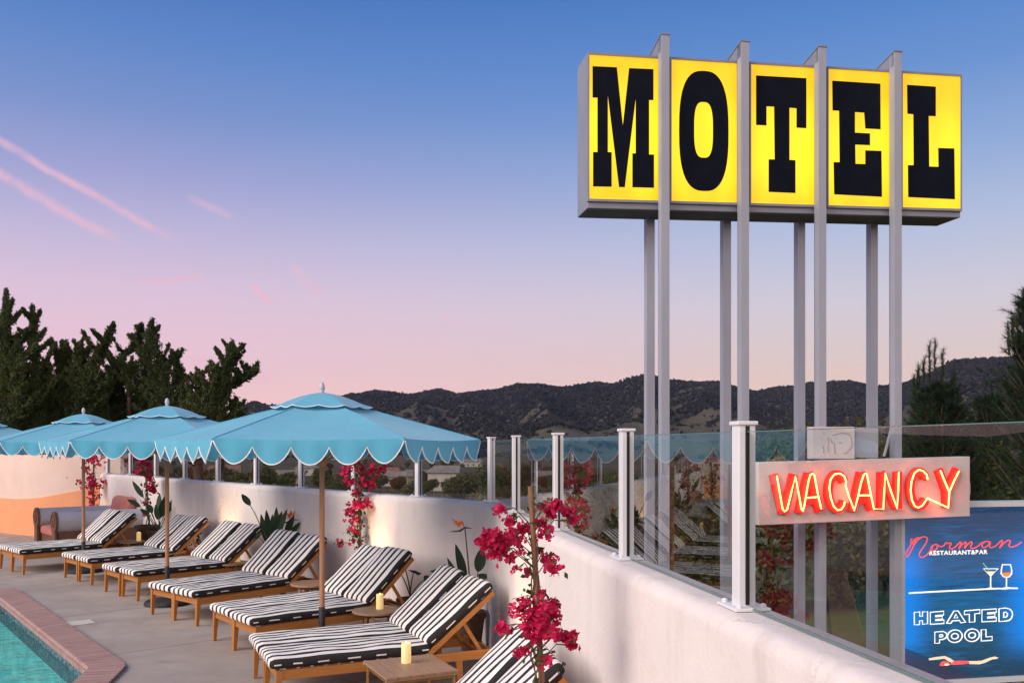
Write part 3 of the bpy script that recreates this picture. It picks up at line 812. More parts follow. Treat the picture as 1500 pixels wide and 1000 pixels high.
def motel_sign():
    t = thing('motel_sign', 'tall yellow backlit MOTEL sign with five letter panels on paired steel posts', 'sign', SO, SA)
    zt, zb = 5.966, 4.528; LU = 4.041; DP = .38
    zb0 = zb - .055
    cab = MB(); cab.box((0, .012, zb0), (LU, DP, zt), None, .006); sheared(cab).build('cabinet', 'steel', t)
    bt = MB(); bt.box((.02, .03, zb0 - .006), (LU - .02, DP - .02, zb0 - .0005)); sheared(bt).build('cabinet_underside', 'steel_dark', t)
    posts_px = [973.5, 1090, 1203, 1313.5]
    pu = [pix2sign(p, 400, -.08)[0] for p in posts_px]
    edges = [861, 966, 981.5, 1080.5, 1098, 1195.5, 1211.5, 1304, 1320, 1408]
    M_ = [(95,143),(95,258),(113,258),(113,457),(97,457),(97,583),(165,584),(165,458),(151,457),(151,250),(192,585),(213,586),(253,262),(253,462),(241,462),(241,586),(320,588),(320,466),(302,466),(302,267),(318,267),(318,154),(229,150),(206,360),(184,147)]
    def sup(cx, cy, rx, ry, n=2.9, k=44, tilt=.045):
        o = []
        for i in range(k):
            a = 2 * PI * i / k; c, s = math.cos(a), math.sin(a)
            x = math.copysign(abs(c) ** (2 / n), c) * rx; o.append((cx + x, cy + math.copysign(abs(s) ** (2 / n), s) * ry + x * tilt))
        return o
    O_ = [sup(502.5, 380, 90.5, 220, 2.7), sup(501.5, 376, 34.5, 102, 3.0)]
    T_ = [(694,177),(878,187),(878,370),(842,368),(842,297),(816,295),(816,486),(838,487),(838,607),(740,603),(740,484),(762,484),(760,291),(732,290),(732,360),(694,358)]
    E_ = [(973,196),(1149,207),(1150,374),(1094,371),(1090,313),(1056,311),(1056,386),(1111,389),(1111,432),(1057,430),(1058,500),(1094,501),(1094,451),(1153,453),(1155,621),(980,612),(978,494),(1000,494),(998,306),(974,305)]
    L_ = [(1247,211),(1352,218),(1352,326),(1326,325),(1328,510),(1362,511),(1361,442),(1420,444),(1422,630),(1251,622),(1250,505),(1271,505),(1270,319),(1248,317)]
    for i, lt in enumerate((M_, O_, T_, E_, L_)):
        u0 = pix2sign(edges[2 * i], 300, 0)[0] + .012; u1 = pix2sign(edges[2 * i + 1], 300, 0)[0] - .012
        mb = MB(); mb.box((u0, -.002, zb + .03), (u1, .02, zt - .028)); pan = sheared(mb).build('letter_panel', 'yellow', t)
        fr = MB()
        for lo, hi in (((u0 - .014, -.012, zb + .006), (u0, .022, zt - .006)), ((u1, -.012, zb + .006), (u1 + .014, .022, zt - .006)),
                       ((u0, -.012, zb + .006), (u1, .022, zb + .03)), ((u0, -.012, zt - .028), (u1, .022, zt - .006))): fr.box(lo, hi)
        sheared(fr).build('panel_frame', 'steel', pan)
        loops = lt if isinstance(lt[0], list) else [lt]
        ll = [[pix2sign(*z8(*p), -.004) for p in lp] for lp in loops]
        mb = MB(); mb.poly(ll, lambda u, z, h: (u, -.0025 - h, z), .0025); mb.build('letter', 'letter', pan)
    ptop = [(973.5, 52), (1090, 62), (1203, 70), (1313.5, 77)]
    for (px, py), u in zip(ptop, pu):
        z1 = pix2sign(px, py, -.09)[1]
        w = .041; zg = -3.6
        # front I-beam: front flange, web, rear flange
        mb = MB(); mb.box((u - w, -.105, zg), (u + w, -.093, z1)); mb.box((u - .006, -.093, zg), (u + .006, -.028, z1)); mb.box((u - w, -.028, zg), (u + w, -.016, zb + u * SHEAR - .07))
        mb.box((u - w, -.093, zg), (u - w + .006, -.016, zb + u * SHEAR - .07))
        mb.box((u - w, -.093, zb - .07 + u * SHEAR), (u - w + .006, -.014, z1)); mb.build('front_post', 'steel' if False else 'whitepost', t)
        # gusset running back over the cabinet roof
        zr = zt + u * SHEAR; mb = MB()
        for s in (u - w, u + w - .007):
            mb.add([(s, -.093, zr + .002), (s, -.093, z1), (s, DP + .02, zr + .05), (s, DP + .02, zr + .002), (s + .007, -.093, zr + .002), (s + .007, -.093, z1), (s + .007, DP + .02, zr + .05), (s + .007, DP + .02, zr + .002)],
                   [(0, 1, 2, 3), (7, 6, 5, 4), (0, 4, 5, 1), (1, 5, 6, 2), (2, 6, 7, 3), (3, 7, 4, 0)])
        mb.add([(u - w - .006, -.112, z1), (u + w + .006, -.112, z1), (u + w + .006, DP + .02, zr + .05), (u - w - .006, DP + .02, zr + .05), (u - w - .006, -.112, z1 + .012), (u + w + .006, -.112, z1 + .012), (u + w + .006, DP + .02, zr + .062), (u - w - .006, DP + .02, zr + .062)],
               [(0, 3, 2, 1), (4, 5, 6, 7), (0, 1, 5, 4), (1, 2, 6, 5), (2, 3, 7, 6), (3, 0, 4, 7)])
        mb.build('gusset', 'steel', t)
        ub = u; mb = MB(); mb.box((ub - .042, DP - .075, -3.6), (ub + .042, DP + .01, zb0 + u * SHEAR - .001)); mb.build('rear_post', 'whitepost', t)
    hk = MB(); u, z = pix2sign(1303, 330, DP / 2); hk.tube([(u, .12, z + .06), (u, .12, z), (u + .03, .1, z - .06), (u + .045, .1, z - .02)], .008, 6); hk.build('cable_hook', 'black', t)
motel_sign()

def z6(zx, zy): return 1100 + zx / 4.412, 600 + zy / 4.412
def vacancy_sign():
    t = thing('vacancy_sign', 'white board with red neon VACANCY letters fixed across the sign posts', 'neon sign', SO, SA)
    v0 = -.30; k = .0225
    u0, z0 = pix2sign(1111, 769, v0); u1, z1 = pix2sign(1421, 667, v0); zt = pix2sign(1111, 677, v0)[1]
    mb = MB(); mb.box((u0, v0, z0 - k * u0), (u1, v0 + .16, zt - k * u0), None, .006); sheared(mb, k).build('board', 'board', t)
    mb = MB()
    for uu in np.linspace(u0 + .3, u1 - .3, 3): mb.box((uu - .03, v0 + .16, z0 - k * u0 + .2), (uu + .03, -.10, z0 - k * u0 + .26))
    sheared(mb, k).build('bracket', 'whitepost', t)
    mb = MB(); mb.box((u1, v0 + .02, z0 - k * u0 + .22), (u1 + .02, v0 + .12, z0 - k * u0 + .34)); sheared(mb, k).build('junction_box', 'board', t)
    def q(p, v): u, z = pix2sign(*z6(*p), v); return Vector((u, v, z))
    def ribbon(mb, pts, w, d0, d1):
        P2 = [q(p, v0) for p in pts]; n = len(P2); Lr = []; Rr = []
        for i in range(n):
            a = P2[max(0, i - 1)]; b = P2[min(n - 1, i + 1)]; d = (b - a); d.y = 0; d.normalize(); nn = Vector((-d.z, 0, d.x)) * w / 2
            Lr.append((P2[i].x + nn.x, P2[i].z + nn.z)); Rr.append((P2[i].x - nn.x, P2[i].z - nn.z))
        mb.poly([Lr + Rr[::-1]], lambda u, z, h: (u, v0 - d0 - h, z), d1 - d0)
    S = -14
    def arc(cx, cy, rx, ry, a0, a1, n=14): return [(cx + rx * math.cos(R(a0 + (a1 - a0) * i / n)), cy - ry * math.sin(R(a0 + (a1 - a0) * i / n))) for i in range(n + 1)]
    letters = [
        ('V', [[(148, 412), (206, 664)], [(276, 412), (216, 664)]]),
        ('A', [[(372, 405), (312, 662)], [(372, 405), (444, 655)], [(345, 582), (420, 578)]]),
        ('C', [arc(555, 525, 56, 112, 35, 325, 18)]),
        ('A', [[(710, 402), (654, 652)], [(710, 402), (774, 642)], [(680, 572), (750, 570)]]),
        ('N', [[(842, 398), (842, 640)], [(842, 402), (940, 632)], [(946, 396), (946, 634)]]),
        ('C', [arc(1082, 506, 56, 112, 40, 322, 18)]),
        ('Y', [[(1210, 382), (1262, 530)], [(1330, 378), (1262, 530)], [(1258, 520), (1262, 626)]]),
    ]
    for nm, strokes in letters:
        mb = MB()
        for i, st in enumerate(strokes): ribbon(mb, [(a - 10, b_ + 2) for a, b_ in st], .085, .0005 + .0011 * i, .040 + .0012 * i)
        mb.build('channel_letter', 'redletter', t)
    tubes = [[(168, 425), (188, 545), (205, 640), (218, 656), (234, 645), (262, 530), (287, 430), (310, 545), (326, 640), (334, 655), (345, 620), (372, 460), (385, 418), (398, 412), (410, 422), (432, 540), (455, 640)],
             [(368, 568), (432, 562)],
             [(606, 592), (602, 618), (582, 645), (560, 648), (535, 622), (515, 565), (507, 505), (514, 450), (540, 416), (575, 410), (603, 428), (615, 460), (612, 492), (636, 565), (668, 650), (690, 570), (712, 470), (730, 418), (740, 410), (750, 420), (770, 520), (795, 640), (856, 640), (862, 520), (868, 408), (905, 525), (945, 636), (952, 520), (956, 402)],
             [(698, 552), (768, 552)],
             [(1142, 450), (1136, 418), (1112, 394), (1085, 386), (1056, 410), (1038, 462), (1032, 520), (1040, 580), (1060, 622), (1082, 632), (1108, 618), (1142, 570), (1210, 602), (1276, 632), (1280, 575), (1282, 530), (1250, 455), (1224, 390)],
             [(1282, 530), (1315, 455), (1346, 394)]]
    for tb in tubes:
        mb = MB(); mb.tube([q(p, v0 - .062) for p in tb], .0072, 8); mb.build('neon_tube', 'neon', t, smooth=True)
    mb = MB()
    for p in ((168, 425), (455, 640), (606, 592), (956, 402), (1142, 450), (1346, 394), (1224, 390)): a = q(p, v0 - .062); mb.tube([a, (a.x, v0, a.z)], .007, 6)
    mb.build('tube_support', 'gasket', t)
vacancy_sign()

def blank_sign():
    t = thing('weathered_signboard', 'small blank white board with rusty marks where letters were, above the VACANCY board', 'sign', SO, SA)
    v0 = -.13
    def q(px, py): return pix2sign(px, py, v0)
    u0, z0 = q(1189.5, 672); u1, z1 = q(1252, 625)
    mb = MB(); mb.box((u0, v0, z0), (u1, v0 + .10, z1), None, .004); mb.build('board', 'board', t)
    mb = MB(); ua, za = q(1253, 670); ub, zb = q(1289, 627); mb.box((ua, v0 + .03, za), (ub, v0 + .09, zb)); mb.build('side_panel', 'whitepost', t)
    mb = MB()
    for pl in ([(1219, 637), (1232, 634), (1243, 635), (1247, 642), (1248, 652), (1245, 658)], [(1206, 633), (1207, 636)], [(1217, 642), (1218, 648), (1222, 648)], [(1229, 648), (1233, 648)], [(1204, 655), (1206, 653), (1207, 664), (1205, 661)], [(1236, 664), (1240, 663), (1246, 656)], [(1222, 650), (1223, 664)], [(1213, 640), (1213, 662)]):
        mb.tube([(a, v0 - .003, b) for a, b in [q(*p) for p in pl]], .0026, 5)
    mb.build('rusty_letter_trace', 'rust', t)
    mb = MB(); a = q(1304, 630); b = q(1294, 668); mb.bar((a[0], -.14, a[1]), (b[0], -.14, b[1]), .018, .018)
    tag(mb.build('thin_brace', 'whitepost'), 'thin slanting white brace between two sign posts above VACANCY board', 'brace')
    bpy.data.objects['thin_brace'].location = SO; bpy.data.objects['thin_brace'].rotation_euler = (0, 0, SA)
blank_sign()

def zq(zx, zy): return 1310 + zx / 5.0, 780 + zy / 5.0
def billboard():
    t = thing('pool_billboard', 'large blue backlit panel advertising restaurant and heated pool, below the VACANCY board', 'sign', SO, SA)
    v0 = .02
    u0 = pix2sign(1323, 850, v0)[0]; u1 = pix2sign(1524, 850, v0)[0]; zt = pix2sign(1430, 742, v0)[1]; zb = pix2sign(1430, 992, v0)[1]
    mb = MB(); mb.box((u0, v0 + .004, zb), (u1, v0 + .14, zt)); mb.build('cabinet', 'steel', t)
    vs = [(u0, v0, zb), (u1, v0, zb), (u1, v0, zt), (u0, v0, zt)]
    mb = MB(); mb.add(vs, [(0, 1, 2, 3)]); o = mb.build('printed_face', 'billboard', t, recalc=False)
    ul = o.data.uv_layers.new(name='UVMap')
    for lp in o.data.loops: ul.data[lp.index].uv = ((0, 0), (1, 0), (1, 1), (0, 1))[lp.vertex_index]
    fr = MB(); fw = .055
    for lo, hi in (((u0 - fw, v0 - .03, zb - fw), (u0, v0 + .15, zt + fw)), ((u1, v0 - .03, zb - fw), (u1 + fw, v0 + .15, zt + fw)), ((u0, v0 - .03, zt), (u1, v0 + .15, zt + fw)), ((u0, v0 - .03, zb - fw), (u1, v0 + .15, zb))): fr.box(lo, hi)
    fr.build('frame', 'alu', t)
    mb = MB(); mb.box((u0 + .2, v0 + .05, -3.6), (u0 + .3, v0 + .13, zb - fw)); mb.box((u1 - .3, v0 + .05, -3.6), (u1 - .2, v0 + .13, zb - fw)); mb.build('stand', 'whitepost', t)
    def q(p, h=.0): u, z = pix2sign(*zq(*p), v0); return Vector((u, v0 - h, z))
    def line(mb, pts, r, closed=False): mb.tube([q(p, r * .6) for p in pts], r, 6, closed=closed)
    def shape(loops, name, m, h=.004):
        mb = MB(); mb.poly([[(q(p).x, q(p).z) for p in lp] for lp in loops], lambda u, z, hh: (u, v0 - .001 - hh, z), h); return mb.build(name, m, t)
    def smooth(pts, n=5):
        o = []
        for i in range(len(pts) - 1):
            p0 = pts[max(0, i - 1)]; p1 = pts[i]; p2 = pts[i + 1]; p3 = pts[min(len(pts) - 1, i + 2)]
            for j in range(n):
                s = j / n; o.append(tuple(.5 * (2 * b + (c - a) * s + (2 * a - 5 * b + 4 * c - d) * s * s + (3 * b - a - 3 * c + d) * s ** 3) for a, b, c, d in zip(p0, p1, p2, p3)))
        return o + [pts[-1]]
    script = [(128, 40), (118, 62), (132, 80), (155, 55), (185, 35), (150, 45), (112, 100), (84, 150), (84, 170), (98, 172), (116, 140), (150, 75), (190, 36), (222, 28), (240, 42), (228, 78), (200, 120), (182, 152), (186, 174), (205, 178), (236, 160), (262, 128), (282, 96), (302, 84), (314, 96), (306, 118), (284, 128), (268, 116), (276, 96), (306, 84), (334, 100), (362, 92), (378, 70), (388, 78), (408, 72), (414, 80), (402, 104), (412, 118), (440, 106), (468, 78), (486, 66), (484, 84), (470, 116), (492, 88), (518, 66), (524, 76), (512, 114), (534, 86), (560, 64), (568, 74), (556, 104), (570, 114), (606, 100), (640, 72), (676, 62), (696, 70), (680, 60), (650, 72), (640, 96), (654, 108), (684, 92), (702, 66), (696, 96), (708, 108), (744, 92), (776, 62), (790, 56), (786, 78), (770, 110), (800, 76), (834, 54), (848, 62), (838, 92), (852, 104), (894, 92), (930, 66)]
    mb = MB(); line(mb, smooth(script, 4), .0062); mb.build('script_lettering', 'pred', t, smooth=True)
    # small capitals under the script
    cu = bpy.data.curves.new('caps', 'FONT'); cu.body = 'RESTAURANT&BAR'; cu.size = 1.0; cu.offset = .035; cu.space_character = 1.12
    tmp = bpy.data.objects.new('caps', cu); COL.objects.link(tmp); bpy.context.view_layer.update()
    me = tmp.to_mesh(); xs = [v.co.x for v in me.vertices]; ys = [v.co.y for v in me.vertices]
    a = q((255, 164)); b = q((682, 154)); hgt = .046; mb = MB()
    vs = []
    for v in me.vertices:
        s = (v.co.x - min(xs)) / (max(xs) - min(xs)); p = a.lerp(b, s); vs.append((p.x, v0 - .004, p.z + (v.co.y - min(ys)) / (max(ys) - min(ys)) * hgt))
    mb.add(vs, [tuple(p.vertices) for p in me.polygons]); tmp.to_mesh_clear(); bpy.data.objects.remove(tmp); bpy.data.curves.remove(cu)
    mb.build('small_lettering', 'pwhite', t)
    def ell(cx, cy, rx, ry, n=26): return [(cx + rx * math.cos(2 * PI * i / n), cy + ry * math.sin(2 * PI * i / n) - rx * math.cos(2 * PI * i / n) * .05) for i in range(n)]
    outl = [[(145,580),(185,577),(185,610),(205,609),(205,577),(242,575),(242,665),(205,668),(205,640),(183,642),(183,670),(145,672)],
            [(262,580),(360,572),(360,600),(300,605),(300,612),(350,609),(350,630),(300,634),(300,641),(362,636),(362,662),(262,668)],
            [(380,662),(435,571),(466,570),(520,654),(485,657),(475,640),(424,643),(413,660)], [(450,594),(464,620),(436,622)],
            [(512,570),(625,560),(625,588),(588,591),(588,650),(548,653),(548,594),(512,597)],
            [(640,562),(745,555),(745,580),(680,585),(680,592),(735,589),(735,612),(680,615),(680,622),(745,619),(745,645),(640,650)],
            [(765,554),(815,549),(845,557),(862,578),(864,600),(856,625),(838,640),(812,645),(765,648)], [(800,580),(815,579),(827,590),(826,605),(815,616),(800,618)],
            [(295,725),(355,720),(378,730),(384,748),(376,768),(355,779),(330,781),(330,805),(295,808)], [(330,745),(350,744),(354,752),(350,759),(330,761)],
            ell(442, 755, 54, 46), ell(442, 755, 25, 20), ell(568, 748, 54, 46), ell(568, 748, 25, 20),
            [(635,708),(670,706),(670,760),(715,757),(715,785),(635,790)]]
    mb = MB()
    for o_ in outl: line(mb, o_, .0062, True)
    mb.build('outline_lettering', 'pwhite', t)
    mb = MB(); line(mb, [(105, 440), (400, 424), (660, 411), (760, 406), (800, 408), (850, 404), (900, 405)], .009)
    line(mb, [(650, 262), (758, 262), (704, 315)], .006, True); line(mb, [(704, 315), (704, 406)], .006); line(mb, [(676, 408), (704, 402), (732, 406)], .006)
    line(mb, [(790, 232), (850, 232), (858, 270), (858, 298), (840, 320), (820, 325), (798, 320), (780, 298), (784, 260)], .006, True); line(mb, [(820, 325), (820, 400)], .006); line(mb, [(796, 404), (820, 398), (846, 402)], .006)
    mb.build('glass_drawing', 'pwhite', t)
    shape([[(676, 282), (732, 281), (704, 310)]], 'cocktail_drawing', 'pcream'); shape([[(784, 292), (855, 290), (838, 317), (820, 321), (800, 317)]], 'wine_drawing', 'porange')
    mb = MB(); line(mb, [(648, 222), (692, 272)], .006); mb.build('straw_drawing', 'pgreen', t)
    shape([[(250, 918), (300, 908), (370, 900), (405, 915), (442, 940), (432, 954), (400, 942), (365, 918), (320, 925), (255, 931)]], 'swimmer_arm', 'pskin')
    shape([[(332, 962), (345, 944), (368, 936), (392, 944), (404, 958), (392, 969), (362, 972), (334, 972)]], 'swimmer_cap', 'pred')
    shape([[(362, 958), (385, 952), (405, 960), (392, 969), (368, 970)]], 'swimmer_face', 'pskin', .007)
    shape([[(428, 936), (480, 934), (540, 936), (548, 952), (500, 960), (440, 964), (410, 962)]], 'swimmer_suit', 'pred')
    shape([[(545, 937), (600, 937), (640, 934), (700, 912), (735, 904), (762, 912), (740, 922), (715, 924), (660, 950), (620, 960), (548, 958)]], 'swimmer_legs', 'pskin')
billboard()

# ------------------------------------------------------------------ loungers
def cushion(w, l, h, seed, n=(12, 30, 4), rr=.040):
    """a soft mattress: rounded box with lumps, centred in x and z, from y=0 to l"""
    nx, ny, nz = n; bm = bmesh.new()
    bmesh.ops.create_cube(bm, size=1)
    for v in bm.verts: v.co = Vector((v.co.x * w, (v.co.y + .5) * l, v.co.z * h))
    def sub(axis, k):
        es = [e for e in bm.edges if abs((e.verts[1].co - e.verts[0].co).normalized()[axis]) > .99]
        bmesh.ops.subdivide_edges(bm, edges=es, cuts=k - 1, use_grid_fill=True)
    sub(0, nx); sub(1, ny); sub(2, nz)
    for v in bm.verts:
        c = v.co; cl = Vector((max(-w / 2 + rr, min(w / 2 - rr, c.x)), max(rr, min(l - rr, c.y)), max(-h / 2 + rr, min(h / 2 - rr, c.z))))
        d = c - cl
        if d.length > 1e-6: c = cl + d.normalized() * rr
        k = noise.noise(Vector((c.x * 6 + seed, c.y * 3.2, seed * .7))) * .011 + noise.noise(Vector((c.x * 15, c.y * 7 + seed, 1.5))) * .005
        dome = (1 - (2 * c.x / w) ** 2) * .012 * (1 if c.z > 0 else 0)
        c.z += k * (1 if c.z > 0 else .4) + dome; v.co = c
    bm.verts.index_update()
    mb = MB(); mb.v = [tuple(v.co) for v in bm.verts]; mb.f = [tuple(x.index for x in f.verts) for f in bm.faces]; bm.free()
    return mb

def make_lounger(label):
    t = thing('sun_lounger', label, 'sun lounger', group='striped sun loungers in pairs along the wall')
    W = .585; hw = .272
    fr = MB()
    for s in (-1, 1): fr.box((s * hw - .017, .05, .255), (s * hw + .017, 1.98, .335), None, .004)
    fr.box((-hw + .017, .012, .262), (hw - .017, .042, .33)); fr.box((-hw + .017, 1.93, .262), (hw - .017, 1.96, .33)); fr.box((-hw + .017, 1.28, .262), (hw - .017, 1.31, .31))
    fr.build('frame', 'teak', t)
    sl = MB()
    for i in range(11): y = .10 + i * .115; sl.box((-hw + .012, y, .322), (hw - .012, y + .075, .340))
    sl.build('seat_slats', 'teak', t)
    for s in (-1, 1):
        for y, lean in ((.028, -.018), (1.62, .02)):
            lg = MB(); lg.bar((s * hw, y + lean, 0), (s * hw, y, .338 if y < 1 else .255), .030, .034, .048, .055, up=(0, 1, 0)); lg.build('leg', 'teak', t)
    A = R(41); hy, hz = 1.335, .345; L = .80; d = Vector((0, math.cos(A), math.sin(A))); n = Vector((0, -math.sin(A), math.cos(A))); h0 = Vector((0, hy, hz))
    bk = MB()
    for s in (-1, 1): bk.bar(h0 + Vector((s * (hw - .0), 0, 0)) + Vector((0, 0, 0)), h0 + Vector((s * hw, 0, 0)) + d * L, .034, .045, up=n)
    for i in range(7): p = h0 + d * (.08 + i * .115); bk.bar(p + Vector((-hw + .015, 0, 0)), p + Vector((hw - .015, 0, 0)), .06, .016, up=n)
    bk.build('backrest_frame', 'teak', t)
    st = MB()
    for s in (-1, 1): st.bar(h0 + Vector((s * (hw - .036), 0, 0)) + d * .42 - n * .02, (s * (hw - .036), 1.86, .30), .022, .034)
    st.bar((-hw + .02, 1.86, .30), (hw - .02, 1.86, .30), .025, .025); st.build('prop', 'teak', t)
    o = cushion(W, 1.42, .086, 1.3).build('seat_cushion', 'stripe', t, smooth=True); o.location = (0, -.055, .386)
    p = h0 + d * .045 + n * .066
    o = cushion(W, .80, .086, 5.1, (12, 18, 4)).build('back_cushion', 'stripe', t, smooth=True); o.location = p; o.rotation_euler = (A, 0, 0)
    return t

PAIRS = [(-8.74, 15.5, 47, 'the pair left of the mural-side umbrella pole'), (-7.03, 14.36, 46, 'the pair right of the mural-side umbrella pole'),
         (-5.71, 12.95, 45, 'the pair left of the middle umbrella pole'), (-4.27, 11.18, 48, 'the pair right of the middle umbrella pole'),
         (-3.00, 9.55, 40, 'the pair left of the front umbrella pole'), (-2.19, 7.87, 24.5, 'the pair behind the square table'),
         (-1.70, 5.27, 10, 'the cropped pair behind the near bougainvillea')]
proto = None
for i, (x, y, ang, lb) in enumerate(PAIRS):
    a = R(ang); side = Vector((math.sin(a), -math.cos(a)))
    for s in (-1, 1):
        lab = 'striped teak lounger, %s half of %s' % ('far' if s < 0 else 'near', lb)
        p = Vector((x, y)) + side * s * .302 + Vector((math.cos(a), math.sin(a))) * rnd.uniform(-.012, .012)
        if proto is None: proto = make_lounger(lab); proto.location = (p.x, p.y, 0); proto.rotation_euler = (0, 0, a - PI / 2)
        else:
            c = dup(proto, (p.x, p.y, 0), a - PI / 2 + R(rnd.uniform(-1, 1)), lab); dl = R(rnd.uniform(-2.5, 2.5)); hp = Vector((0, 1.335, .345)); rx = Matrix.Translation(hp) @ Matrix.Rotation(dl, 4, 'X') @ Matrix.Translation(-hp)
            for ch in c.children:
                if ch.name.startswith(('backrest_frame', 'back_cushion')): ch.matrix_basis = rx @ ch.matrix_basis

# ------------------------------------------------------------------ umbrellas
def make_umbrella(label):
    t = thing('garden_umbrella', label, 'umbrella', group='blue scalloped umbrellas over the loungers')
    Rr = 1.64; ZE, ZT = 2.262, 2.70
    vert = [Vector((Rr * math.cos(k * PI / 3), Rr * math.sin(k * PI / 3), ZE)) for k in range(6)]
    can = MB(); val = MB(); trim = MB()
    def cone(rf, k, u):                      # rf radial fraction 0..1, panel k, u across the panel
        a = vert[k] * 1; b = vert[(k + 1) % 6]; e = a.lerp(b, u); sag = .022 * math.sin(PI * rf) * 4 * u * (1 - u) + .018 * 4 * u * (1 - u) * rf
        z = ZT + (ZE - ZT) * rf - sag
        return Vector((e.x * rf, e.y * rf, z))
    NR, NU = 10, 10
    for k in range(6):
        vs = [cone(.02 + .98 * i / NR, k, j / NU) for i in range(NR + 1) for j in range(NU + 1)]
        can.add(vs, [(i * (NU + 1) + j, i * (NU + 1) + j + 1, (i + 1) * (NU + 1) + j + 1, (i + 1) * (NU + 1) + j) for i in range(NR) for j in range(NU)])
        N = 80; top = [cone(1, k, j / N) for j in range(N + 1)]; low = []
        outn = (vert[k] + vert[(k + 1) % 6]); outn.z = 0; outn.normalize()
        for j in range(N + 1):
            u = j / N; tt = abs(2 * ((u * 5) % 1.0) - 1) if j < N else 1.0; h = .064 + .152 * max(0, 1 - tt ** 2.15) ** .92
            e = min(u, 1 - u) * 10
            if e < 1: h = h * 1.0 - .045 * (1 - e)
            wv = .018 * math.sin(PI * 10 * u + k) * (h / .2)
            low.append(top[j] + Vector((0, 0, -h)) + outn * (wv + .012))
        mid = [a.lerp(b, .5) + outn * .010 for a, b in zip(top, low)]
        val.add(top + mid + low, [(r * (N + 1) + j, r * (N + 1) + j + 1, (r + 1) * (N + 1) + j + 1, (r + 1) * (N + 1) + j) for r in (0, 1) for j in range(N)])
        trim.tube(low, .0062, 6)
    seam = MB()
    for k in range(6): seam.tube([cone(.3 + .7 * i / 10, k, 0) + Vector((0, 0, .002)) for i in range(11)], .0055, 5)
    canopy = can.build('canopy', 'canvas', t, smooth=True, angle=14, recalc=False)
    for sm_ in (seam,): sm_.build('seam_tape', 'canvas', canopy, smooth=True)
    v = val.build('valance', 'canvas', t, smooth=True, recalc=False); trim.build('piping', 'trim', v, smooth=True)
    cap = MB(); ct = MB(); RC = .52
    for k in range(6):
        a = Vector((math.cos(k * PI / 3), math.sin(k * PI / 3), 0)); b = Vector((math.cos((k + 1) * PI / 3), math.sin((k + 1) * PI / 3), 0)); rows = []
        for i in range(6):
            rf = .04 + .96 * i / 5; row = []
            for j in range(13):
                e = a.lerp(b, j / 12) * RC * rf; z = ZT + .048 - .172 * rf ** 1.6
                if i == 5: z -= .020 * abs(math.sin(PI * 2 * j / 12)) - .022
                row.append(Vector((e.x, e.y, z)))
            rows += row
        cap.add(rows, [(i * 13 + j, i * 13 + j + 1, (i + 1) * 13 + j + 1, (i + 1) * 13 + j) for i in range(5) for j in range(12)])
        ct.tube(rows[-13:], .005, 5)
    c = cap.build('vent_cap', 'canvas', t, smooth=True, angle=14, recalc=False); ct.build('piping', 'trim', c, smooth=True)
    MB().lathe([(.012, ZT + .03), (.026, ZT + .04), (.026, ZT + .052), (.017, ZT + .056), (.029, ZT + .08), (.030, ZT + .105), (.021, ZT + .14), (.006, ZT + .155)], 14).build('finial', 'finial', t, smooth=True)
    po = MB().lathe([(.027, .50), (.027, ZT + .05)], 16).build('pole', 'polewood', t, smooth=True, angle=40)
    MB().lathe([(.033, .10), (.033, .52), (.029, .53)], 16).build('sleeve', 'black', po, smooth=True, angle=40)
    b = MB(); b.lathe([(.30, .0), (.30, .04), (.27, .065), (.10, .085), (.06, .10), (.06, .16)], 28); b.build('base', 'base', t, smooth=True, angle=30)
    hub = MB(); hub.lathe([(.05, 1.98), (.055, 2.0), (.055, 2.06), (.04, 2.08)], 14); hub.lathe([(.05, ZT - .06), (.055, ZT - .05), (.05, ZT)], 14); hub.build('hub', 'polewood', t, smooth=True, angle=40)
    for k in range(6):
        d = Vector((math.cos(k * PI / 3), math.sin(k * PI / 3), 0)); rb = MB()
        rb.bar(d * .04 + Vector((0, 0, ZT - .075)), d * (Rr - .03) + Vector((0, 0, ZE - .038)), .018, .026); o = rb.build('rib', 'polewood', t)
        s = MB(); s.bar(d * .05 + Vector((0, 0, 2.04)), d * .80 + Vector((0, 0, ZT + (ZE - ZT) * .5 - .09)), .015, .02); s.build('strut', 'polewood', o)
    cr = MB(); cr.tube([(.03, -.02, 2.02), (.08, -.05, 1.96), (.11, -.07, 1.86), (.07, -.05, 1.79), (.028, -.02, 1.83)], .004, 5); cr.build('pull_cord', 'black', po)
    return t
UMB = [(-1.97, 9.2, 8, 'blue scalloped umbrella nearest the camera, in front of the sign and hills'), (-4.78, 12.3, 9.5, 'blue scalloped umbrella in the middle of the row, partly behind the front one'),
       (-7.46, 15.45, 10, 'blue scalloped umbrella third from front, before the dark cypress trees'), (-10.75, 17.9, 14, 'blue scalloped umbrella edge cropped at the far end of the row')]
u0 = None
for x, y, a, lb in UMB:
    if u0 is None: u0 = make_umbrella(lb); u0.location = (x, y, 0); u0.rotation_euler = (0, 0, R(a))
    else: dup(u0, (x, y, 0), R(a), lb)

